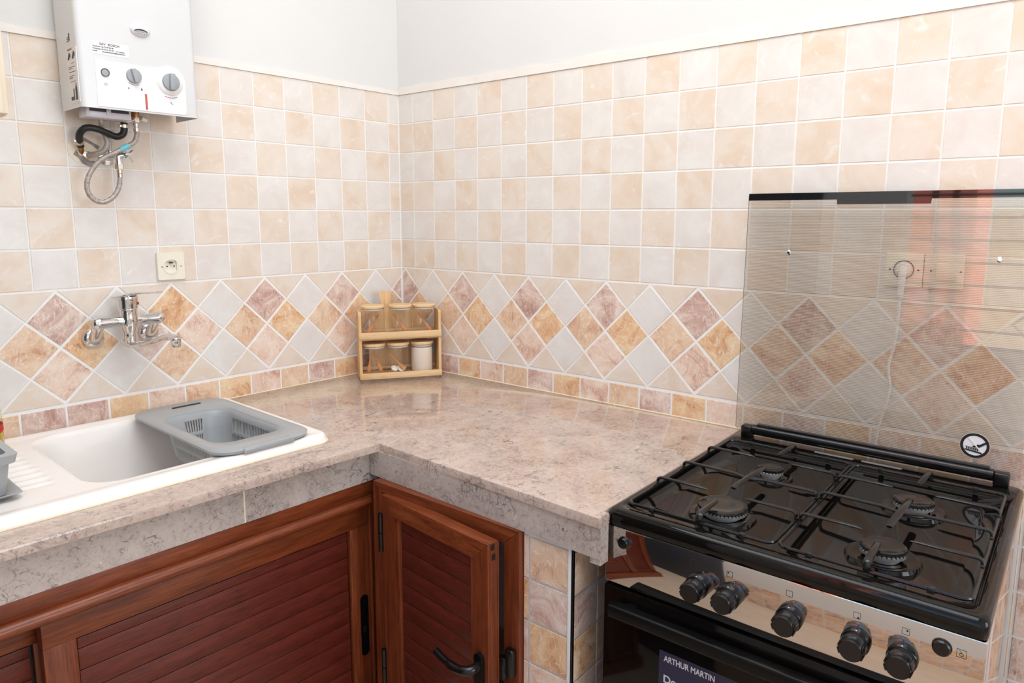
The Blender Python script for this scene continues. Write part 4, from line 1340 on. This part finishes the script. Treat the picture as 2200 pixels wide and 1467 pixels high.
tube(bm, [(HX+0.0014, -0.8535, 1.6890), (HX+0.0014, -0.8505, 1.6875), (HX+0.0014, -0.8500, 1.6855), (HX+0.0014, -0.8470, 1.6840)], 0.0006, 5)
wh.part('panel_symbols', bm, 'ink', pan)
bm = nb(); annulus(bm, 0.0365, 0.0376, (HX+0.0012, -0.8510, 1.7365), (0, 1, 0), (0, 0, 1), 0.0004, 20, 246, 276); wh.part('hot_arc', bm, 'red', pan)
bm = nb(); annulus(bm, 0.0365, 0.0376, (HX+0.0012, -0.8510, 1.7365), (0, 1, 0), (0, 0, 1), 0.0005, 14, 274, 294); wh.part('cold_arc', bm, 'blue', pan)
bm = nb(); box(bm, HX-0.001, HX+0.0028, -0.9130, -0.9085, 1.6650, 1.7015, 0.0006); wh.part('indicator_bar', bm, 'redplastic', label='narrow red upright bar')
# sight window
bm = nb()
ov = lambda rx, rz, x: [Vector((x, -0.9135+rx*math.cos(2*PI*i/32), 1.8480+rz*math.sin(2*PI*i/32))) for i in range(32)]
rings(bm, [ov(0.0240, 0.0165, HX-0.0005), ov(0.0210, 0.0140, HX+0.004), ov(0.0180, 0.0112, HX+0.006)], True, True); sw = wh.part('sight_window', bm, 'enamel_white', angle=70)
bm = nb()
ov2 = [(-0.9135+0.0155*math.cos(2*PI*i/28), 1.8435+0.0068*math.sin(2*PI*i/28)) for i in range(28)]
prism(bm, ov2, (HX+0.0056, 0, 0), (0, 1, 0), (0, 0, 1), 0.0008); wh.part('window_lens', bm, 'lens', sw)
bm = nb()
prism(bm, [(-0.9135+0.0155*math.cos(math.radians(a)), 1.8435+0.0068*math.sin(math.radians(a))) for a in range(0, 181, 12)]+[(-0.9135+0.0150*math.cos(math.radians(a)), 1.8425+0.0048*math.sin(math.radians(a))) for a in range(180, -1, -12)], (HX+0.0060, 0, 0), (0, 1, 0), (0, 0, 1), 0.0008)
for j in range(2):
    for i in range(5):
        prism(bm, disc(0.0009, 8, -0.9235+i*0.005+j*0.0025, 1.8438-j*0.0042), (HX+0.0060, 0, 0), (0, 1, 0), (0, 0, 1), 0.0006)
wh.part('window_holes', bm, 'inkblack', sw)
# service sticker
bm = nb(); prism(bm, rrect(-1.0235, -0.9425, 1.7790, 1.8080, 0.001, 2), (HX-0.0002, 0, 0), (0, 1, 0), (0, 0, 1), 0.0006); stk = wh.part('service_sticker', bm, 'paper', label='small white service sticker with printed lines')
XS = HX+0.0007
wh.text('lettering', 'SAV  BOSCH', 0.0074, 'ink', (XS, -1.0060, 1.8000), ROT_LEFT, stk, 1.05)
wh.text('lettering', 'Telephone', 0.0040, 'ink', (XS, -1.0215, 1.7945), ROT_LEFT, stk)
wh.text('lettering', '06 22 99 00 88', 0.0042, 'inkblack', (XS, -1.0020, 1.7945), ROT_LEFT, stk)
wh.text('lettering', 'WhatsApp', 0.0040, 'ink', (XS, -1.0215, 1.7893), ROT_LEFT, stk)
wh.text('lettering', '06 66 02 04 44', 0.0042, 'inkblack', (XS, -1.0020, 1.7893), ROT_LEFT, stk)
wh.text('lettering', '(sur messages)', 0.0034, 'ink', (XS, -0.9715, 1.7893), ROT_LEFT, stk, 0.95)
wh.text('lettering', 'E-mail', 0.0040, 'ink', (XS, -1.0215, 1.7843), ROT_LEFT, stk)
wh.text('lettering', 'sav.junkers-bosch@domotec.ma', 0.0044, 'inkblack', (XS, -1.0010, 1.7843), ROT_LEFT, stk, 0.86)
# printed instruction label on the left side
bm = nb(); box(bm, 0.083, 0.145, HY0_-0.0005, HY0_+0.001, 1.668, 1.790); il = wh.part('instruction_label', bm, 'paper', label='narrow printed instruction label')
def sq(bm, a, b, c, d):
    box(bm, a, b, HY0_-0.0009, HY0_, c, d)
bm = nb()
sq(bm, 0.090, 0.118, 1.786, 1.7875)
for x in (0.088, 0.116):
    prism(bm, [(x, 1.766), (x+0.010, 1.765), (x+0.014, 1.774), (x+0.016, 1.768), (x+0.020, 1.776), (x+0.012, 1.782), (x+0.006, 1.776)], (0, HY0_-0.0002, 0), (1, 0, 0), (0, 0, 1), 0.0008)
sq(bm, 0.092, 0.107, 1.675, 1.683); sq(bm, 0.109, 0.115, 1.675, 1.700); sq(bm, 0.122, 0.133, 1.674, 1.700)
prism(bm, [(0.122, 1.700), (0.126, 1.707), (0.127, 1.712), (0.129, 1.712), (0.130, 1.706), (0.133, 1.700)], (0, HY0_-0.0002, 0), (1, 0, 0), (0, 0, 1), 0.0008)
for z in (1.748, 1.7445, 1.737, 1.7285, 1.7250):
    sq(bm, 0.090, 0.090+random.uniform(0.02, 0.045), z, z+0.0010)
wh.part('label_print', bm, 'ink', il)
for a, b, c, d in ((0.089, 0.122, 1.7885, 1.7895), (0.108, 0.128, 1.756, 1.7572), (0.094, 0.128, 1.7155, 1.7168), (0.090, 0.112, 1.7235, 1.7242)):
    bm = nb(); sq(bm, a, b, c, d); wh.part('label_heading', bm, 'redplastic', il)
bm = nb(); sq(bm, 0.092, 0.104, 1.806, 1.807); sq(bm, 0.104, 0.1095, 1.807, 1.823); sq(bm, 0.092, 0.102, 1.8105, 1.8115); sq(bm, 0.092, 0.1, 1.8145, 1.8155); wh.part('rating_mark', bm, 'ink')
# battery box and pipe ends under the casing
bm = nb(); box(bm, 0.055, 0.105, -1.031, -0.930, 1.641, 1.666, 0.002, 2); bb = wh.part('battery_box', bm, 'lilac', label='translucent lilac battery box')
bm = nb(); box(bm, 0.1045, 0.1062, -1.025, -0.986, 1.655, 1.662); box(bm, 0.1045, 0.1062, -0.978, -0.936, 1.655, 1.662); wh.part('battery_slot', bm, 'ink', bb)
bm = nb(); box(bm, 0.1045, 0.1085, -0.987, -0.977, 1.648, 1.6665, 0.001); box(bm, 0.1045, 0.108, -1.031, -1.024, 1.646, 1.666, 0.001); wh.part('battery_clip', bm, 'lilac', bb)
bm = nb(); tube(bm, smooth([(0.10, -0.918, 1.672), (0.108, -0.918, 1.655), (0.106, -0.926, 1.642), (0.095, -0.94, 1.637)], 6), 0.0012, 6); wh.part('white_wire', bm, 'cord')
bm = nb(); cyl(bm, (0.080, -0.911, 1.655), (0.080, -0.911, 1.70), 0.009, n=18); lathe(bm, [(0.0105, 0), (0.0105, 0.008)], (0.080, -0.911, 1.652), (0, 0, 1), 6); wh.part('cold_inlet', bm, 'brass')
bm = nb(); cyl(bm, (0.060, -0.984, 1.648), (0.060, -0.984, 1.70), 0.008, n=18); wh.part('hot_outlet', bm, 'nickel')
bm = nb(); cyl(bm, (0.060, -0.932, 1.636), (0.060, -0.932, 1.70), 0.0075, n=18); wh.part('gas_inlet', bm, 'nickel')
bm = nb(); cyl(bm, (0.075, -0.896, 1.653), (0.070, -0.882, 1.650), 0.006, n=12); wh.part('drain_valve', bm, 'socket')

# ------------------------------------------------------------------ hoses and valve under the heater
gh = Thing('gas_hose', 'curved black rubber gas hose with clamps under the water heater', 'hose', (0.05, -0.98, 1.60), 'L')
gp = smooth([(0.022, -1.022, 1.578), (0.034, -1.028, 1.592), (0.050, -1.030, 1.607), (0.060, -1.019, 1.619), (0.062, -0.996, 1.6185), (0.061, -0.972, 1.610), (0.060, -0.951, 1.604), (0.060, -0.936, 1.612), (0.060, -0.932, 1.628), (0.060, -0.932, 1.640)], 7)
bm = nb(); tube(bm, gp, 0.0082, 16); gh.part('rubber_tube', bm, 'rubber')
bm = nb(); lathe(bm, [(0.0094, 0), (0.0094, 0.008)], (0.060, -0.932, 1.6265), (0, 0, 1), 20); box(bm, 0.060, 0.070, -0.946, -0.939, 1.627, 1.634, 0.001); gh.part('hose_clamp', bm, 'nickel')
bm = nb(); lathe(bm, [(0.0094, 0), (0.0094, 0.008)], (0.026, -1.0245, 1.584), (0.55, -0.3, 0.78), 20); box(bm, 0.026, 0.036, -1.040, -1.032, 1.586, 1.593, 0.001); gh.part('hose_clamp', bm, 'nickel')
bm = nb(); cyl(bm, (0.0, -1.014, 1.566), (0.024, -1.023, 1.580), 0.006, n=14); gh.part('wall_nozzle', bm, 'brass')
h1 = Thing('braided_hose', 'plain grey braided steel hose bending into the plaster patch', 'hose', (0.05, -0.98, 1.57), 'L')
bm = nb(); tube(bm, smooth([(0.060, -0.984, 1.650), (0.060, -0.985, 1.637), (0.047, -0.979, 1.620), (0.043, -0.971, 1.604), (0.042, -0.968, 1.586), (0.038, -0.976, 1.569), (0.030, -0.990, 1.561), (0.012, -1.002, 1.559)], 7), 0.0066, 14); h1.part('braided_tube', bm, 'braid')
bm = nb(); lathe(bm, [(0.0105, 0), (0.0110, 0.004), (0.0105, 0.009), (0.008, 0.010)], (0.0, -1.005, 1.559), (1, 0, 0), 6); h1.part('hex_nut', bm, 'nickel')
bm = nb(); lathe(bm, [(0.0078, 0), (0.0078, 0.012)], (0.060, -0.984, 1.641), (0, 0, 1), 18); h1.part('ferrule', bm, 'nickel')
h2 = Thing('braided_hose', 'looped braided hose with red and blue flecks and turquoise tape', 'hose', (0.07, -0.98, 1.50), 'L')
lpp = [(0.080, -0.911, 1.632), (0.081, -0.911, 1.613), (0.086, -0.921, 1.591), (0.090, -0.944, 1.577), (0.088, -0.965, 1.564), (0.078, -0.992, 1.548), (0.072, -1.013, 1.526), (0.069, -1.027, 1.500), (0.068, -1.031, 1.477), (0.068, -1.026, 1.458), (0.068, -1.013, 1.4455), (0.069, -0.996, 1.4425), (0.070, -0.977, 1.453), (0.071, -0.963, 1.472), (0.071, -0.957, 1.491), (0.071, -0.955, 1.512)]
lp_ = smooth(lpp, 7)
bm = nb(); tube(bm, lp_, 0.0058, 14); h2.part('braided_tube', bm, 'braid')
for mt, off in (('red', 0), ('blue', 1)):
    bm = nb()
    for i in range(2, len(lp_)-2, 5):
        p, d = lp_[i], (lp_[i+1]-lp_[i-1]).normalized()
        u, v = basis(d)
        for q in range(4):
            a = q*PI/2+0.5*i+off*0.8
            cc = p+0.0058*(math.cos(a)*u+math.sin(a)*v)+d*0.0025*off
            e1 = (d*0.7+(-math.sin(a)*u+math.cos(a)*v)*0.7).normalized()
            tube(bm, [cc-e1*0.0014, cc+e1*0.0014], 0.0005, 4)
    h2.part('coloured_thread', bm, mt)
bm = nb()
i0 = 24
tube(bm, [lp_[i] for i in range(19, 26)], 0.0068, 14); h2.part('tape', bm, 'tape', label='turquoise tape wrap')
bm = nb(); lathe(bm, [(0.0068, 0), (0.0068, 0.010), (0.0060, 0.011), (0.0068, 0.012), (0.0066, 0.020)], (0.080, -0.911, 1.618), (0, 0, 1), 18); lathe(bm, [(0.0100, 0), (0.0100, 0.012)], (0.080, -0.911, 1.640), (0, 0, 1), 6); h2.part('end_fitting', bm, 'nickel')
bm = nb(); lathe(bm, [(0.0066, 0), (0.0068, 0.008), (0.0060, 0.009), (0.0068, 0.010), (0.0068, 0.019)], (0.071, -0.955, 1.504), (0, 0, 1), 18); lathe(bm, [(0.0102, 0), (0.0102, 0.012)], (0.071, -0.955, 1.524), (0, 0, 1), 6); h2.part('end_fitting', bm, 'nickel')
av = Thing('stop_valve', 'chrome stop valve with cross handle behind the looped hose', 'valve', (0.0, -0.955, 1.55), 'L')
bm = nb(); lathe(bm, [(0.021, 0.0), (0.020, 0.004), (0.010, 0.006)], (0.0, -0.958, 1.556), (1, 0, 0), 28); av.part('wall_flange', bm, 'chrome')
bm = nb()
cyl(bm, (0.004, -0.957, 1.556), (0.066, -0.955, 1.556), 0.0085, n=20)
cyl(bm, (0.071, -0.955, 1.536), (0.071, -0.955, 1.556), 0.0085, n=20)
lathe(bm, [(0.0115, 0), (0.0125, 0.006), (0.0115, 0.014), (0.007, 0.018), (0.005, 0.026)], (0.062, -0.955, 1.556), (0.8, 0.55, 0.1), 22)
av.part('valve_body', bm, 'chrome', angle=60)
hv = Vector((0.8, 0.55, 0.1)).normalized()
hc_ = Vector((0.062, -0.955, 1.556))+hv*0.028
bm = nb(); lathe(bm, [(0.006, 0), (0.0075, 0.003), (0.005, 0.009), (0, 0.010)], hc_-hv*0.002, hv, 16)
u, v = basis(hv)
for a in (0.6, 0.6+PI/2, 0.6+PI, 0.6+1.5*PI):
    dd = math.cos(a)*u+math.sin(a)*v
    tube(bm, [hc_+hv*0.003+dd*0.004, hc_+hv*0.004+dd*0.020], [0.0032, 0.0027], 10)
av.part('cross_handle', bm, 'chrome')

# ------------------------------------------------------------------ wall cabinet at the left edge
wc = Thing('wall_cabinet', 'cream wood wall cabinet left of the water heater', 'cabinet', (0.12, -1.5, 1.612), 'L')
bm = nb(); box(bm, 0.0005, 0.228, -1.75, -1.219, 1.612, 2.30, 0.002); wc.part('carcass', bm, 'cabcream')
bm = nb(); box(bm, 0.2285, 0.248, -1.58, -1.2205, 1.614, 2.298, 0.002); wc.part('door', bm, 'cabcream')
bm = nb(); box(bm, 0.246, 0.2515, -1.52, -1.262, 1.655, 2.25, 0.002); wc.part('door_panel', bm, 'cabcream')
bm = nb(); box(bm, 0.2285, 0.248, -1.749, -1.583, 1.614, 2.298, 0.002); wc.part('door', bm, 'cabcream')

# ------------------------------------------------------------------ spice rack, jars, board, spoons
KA = math.atan2(0.82699, 0.56221)
FRAMES['K'] = (0.081, -0.268, KA)
rk = Thing('spice_rack', 'two-tier bamboo spice rack standing in the worktop corner', 'rack', (0.138, 0.05, ZC), 'K')
RW, RD = 0.2755, 0.092
for x in (0.0, RW-0.009):
    bm = nb()
    prism(bm, [(0.004, ZC+0.0004), (RD, ZC+0.0004), (RD, 1.094), (0.014, 1.094), (0.004, 1.086)], (x, 0, 0), (0, 1, 0), (0, 0, 1), 0.009)
    rk.part('side_panel', bm, 'bamboo_z')
for z in (ZC+0.003, 0.9995):
    bm = nb(); box(bm, 0.009, RW-0.009, 0.006, RD, z, z+0.008, 0.0008); rk.part('shelf', bm, 'bamboo_x')
for z0, z1 in ((ZC+0.0004, 0.889), (1.0055, 1.0268)):
    bm = nb(); box(bm, 0.0, RW, -0.0035, 0.004, z0, z1, 0.0010); rk.part('front_rail', bm, 'bamboo_x')
for z0 in (1.014, 0.884):
    bm = nb(); box(bm, 0.009, RW-0.009, RD-0.007, RD-0.001, z0, z0+0.011, 0.0008); rk.part('back_rail', bm, 'bamboo_x')
bd = nb()
pts = [(0.045, ZC), (0.235, ZC), (0.241, ZC+0.006), (0.241, 1.070), (0.232, 1.082), (0.140, 1.088), (0.122, 1.094), (0.116, 1.104), (0.116, 1.120), (0.1215, 1.152), (0.119, 1.1545), (0.079, 1.1545), (0.0765, 1.152), (0.084, 1.120), (0.084, 1.104), (0.078, 1.094), (0.052, 1.086), (0.041, 1.076), (0.039, ZC+0.006)]
prism(bd, pts, (0, 0.1005, 0), (1, 0, 0), (0, 0, 1), 0.007)
single('cutting_board', 'bamboo paddle board standing upright at the back of the rack', 'cutting board', bd, 'bamboo_z', (0.14, 0.097, ZC), 'K')
def spoon(label, x0, z0, x1, z1, y0, y1):
    a, b = Vector((x0, y0, z0)), Vector((x1, y1, z1))
    bm = nb()
    pts = [a+(b-a)*t for t in (0, 0.06, 0.14, 0.26, 0.36, 0.48, 0.75, 0.96, 1.0)]
    tube(bm, smooth(pts, 3), [0.0025]*2+[0.0058]*3+[0.0072]*6+[0.0060]*4+[0.0034]*3+[0.0027]*4+[0.0030]*5, 10, flat=0.4, upv=(0.0, -1.0, 0.35))
    single('wooden_spoon', label, 'spoon', bm, 'spoonwood', a, 'K', 'small wooden spoons in the jars')
JY = 0.0425
def jar(cx, z, label, fill=None):
    j = Thing('glass_jar', label, 'jar', (cx, JY, z), 'K', 'glass jars with bamboo lids')
    R = 0.0382
    bm = nb(); lathe(bm, [(0.0, 0.0006), (R-0.004, 0.0006), (R-0.001, 0.002), (R, 0.006), (R, 0.096)], (cx, JY, z), (0, 0, 1), 36, False, False)
    j.part('jar_body', bm, 'jarglass', angle=50)
    bm = nb(); lathe(bm, [(R-0.0018, 0.0905), (R-0.0018, 0.0955)], (cx, JY, z), (0, 0, 1), 32); j.part('seal', bm, 'seal')
    bm = nb(); lathe(bm, [(R-0.001, 0.0962), (R+0.0016, 0.0985), (R+0.0016, 0.1035), (R-0.001, 0.1062), (0, 0.1066)], (cx, JY, z), (0, 0, 1), 36); j.part('jar_lid', bm, 'bamboo_x')
    return j
z1_, z2_ = ZC+0.0112, 1.0077
jar(0.0505, z2_, 'glass jar at upper left holding one spoon leaning right')
jar(0.1435, z2_, 'glass jar in upper middle, in front of the paddle board')
jar(0.2240, z2_, 'glass jar at upper right of the bamboo rack')
jar(0.0515, z1_, 'lower left glass jar holding two crossed wooden spoons')
jar(0.1315, z1_, 'lower middle glass jar with spoon and white shells inside')
jar(0.2140, z1_, 'lower right glass jar full of white powder')
spoon('wooden spoon leaning right in the upper left jar', 0.030, 1.0158, 0.070, 1.080, JY-0.010, JY+0.004)
spoon('wooden spoon leaning left in the upper middle jar', 0.166, 1.0158, 0.119, 1.081, JY-0.012, JY+0.004)
spoon('wooden spoon leaning left in the upper right jar', 0.248, 1.0158, 0.203, 1.083, JY-0.010, JY+0.002)
spoon('wide spoon standing at left inside the lower left jar', 0.030, 0.8870, 0.038, 0.943, JY-0.016, JY-0.010)
spoon('slim spoon crossing behind in the lower left jar', 0.074, 0.8870, 0.050, 0.950, JY-0.012, JY+0.010)
spoon('straight wooden spoon leaning in the lower middle jar', 0.155, 0.8870, 0.104, 0.944, JY-0.012, JY-0.002)
bm = nb(); lathe(bm, [(0.0345, 0.0048), (0.0362, 0.008), (0.0362, 0.085), (0.030, 0.0875), (0.012, 0.089), (0, 0.0892)], (0.2140, JY, z1_), (0, 0, 1), 36)
o = single('white_powder', 'white powder filling the lower right jar', 'powder', bm, 'flour', (0.2140, JY, z1_), 'K'); o['kind'] = 'stuff'
for q, (sx_, sy_, rr_, ax) in enumerate(((0.118, 0.030, 0.0125, (0.3, -0.5, 0.8)), (0.140, 0.025, 0.0120, (0.1, -0.7, 0.7)), (0.128, 0.050, 0.0120, (-0.5, 0.2, 0.8)), (0.150, 0.045, 0.0100, (-0.6, -0.3, 0.7)))):
    bm = nb()
    lathe(bm, [(rr_*math.sin(a), -rr_*math.cos(a)) for a in (0.02, 0.35, 0.7, 1.05, 1.4, 1.6)]+[(rr_*0.93*math.sin(a), -rr_*0.93*math.cos(a)) for a in (1.5, 1.05, 0.6, 0.02)], (sx_, sy_, z1_+0.0045+rr_), ax, 16, True, True)
    single('shell_piece', ('white shell half at front left inside the lower middle jar', 'white shell cup at front, under the spoon in the lower middle jar', 'white shell piece at the back of the lower middle jar', 'small white shell piece at right inside the lower middle jar')[q], 'shell', bm, 'shell', (sx_, sy_, z1_+0.005), 'K', 'white shells in the lower middle jar')

# ------------------------------------------------------------------ behind the camera: seen only as reflections
place_f = lambda u, z: ((u, RY+0.0012, z), (PI/2, 0, PI))
for r in range(4):
    for k in range(15):
        tile(wall_front, quad(0.91+0.12*k, 1.03+0.12*k, 0.003+0.10*r, 0.103+0.10*r), CYC[(k+r*3) % 4], place_f, 0.003)
bm = nb(); box(bm, 0.10, 0.905, RY-0.02, RY+0.03, 0.0, 2.05, 0.004); struct('reflection_board', bm, simple('dark_grey_board', (70, 72, 80), 0.4))  # unseen dark board, added so the steel control panel reflects dark
bm = nb(); box(bm, WX0-0.02, WX1+0.02, RY-0.17, RY+0.02, WZ0-0.03, WZ0, 0.004); win = struct('window_1', bm, 'paint')
for i in range(11):
    bm = nb(); tube(bm, [(WX0, RY-0.10, WZ0+0.07+0.100*i), (WX1, RY-0.10, WZ0+0.07+0.100*i)], 0.0055, 8); struct('grille_bar', bm, 'grille', parent=win)
for cx, cz in ((1.86, 1.52), (1.86, 1.05), (2.26, 1.52), (2.26, 1.05)):
    bm = nb()
    q = 0.16
    tube(bm, [(cx, RY-0.11, cz+q), (cx+q, RY-0.11, cz), (cx, RY-0.11, cz-q), (cx-q, RY-0.11, cz)], 0.007, 8, True)
    tube(bm, [(cx-0.05, RY-0.11, cz-0.03), (cx, RY-0.11, cz-0.06), (cx+0.06, RY-0.11, cz), (cx, RY-0.11, cz+0.05), (cx-0.03, RY-0.11, cz+0.02)], 0.006, 8)
    struct('grille_scroll', bm, 'grille', parent=win)
bm = nb(); box(bm, 0.2, 1.43, RY-1.7, RY-0.95, -0.1, 3.2); pw = struct('wall_exterior', bm, 'pinkwall')
for x in (1.26, 1.36):
    bm = nb(); tube(bm, smooth([(x, RY-0.94, 2.6), (x+0.015, RY-0.94, 2.1), (x-0.01, RY-0.94, 1.7), (x+0.012, RY-0.94, 1.3), (x, RY-0.94, 0.6)], 6), 0.006, 6); struct('wall_cable', bm, 'grille', parent=pw)
bm = nb(); box(bm, -3.0, 9.0, RY-6.2, RY-6.0, -0.1, 1.45); struct('wall_garden', bm, 'sandwall')
bm = nb(); box(bm, -6, 12.0, RY-12.0, RY-0.16, -0.2, -0.1); struct('ground', bm, 'sandwall')
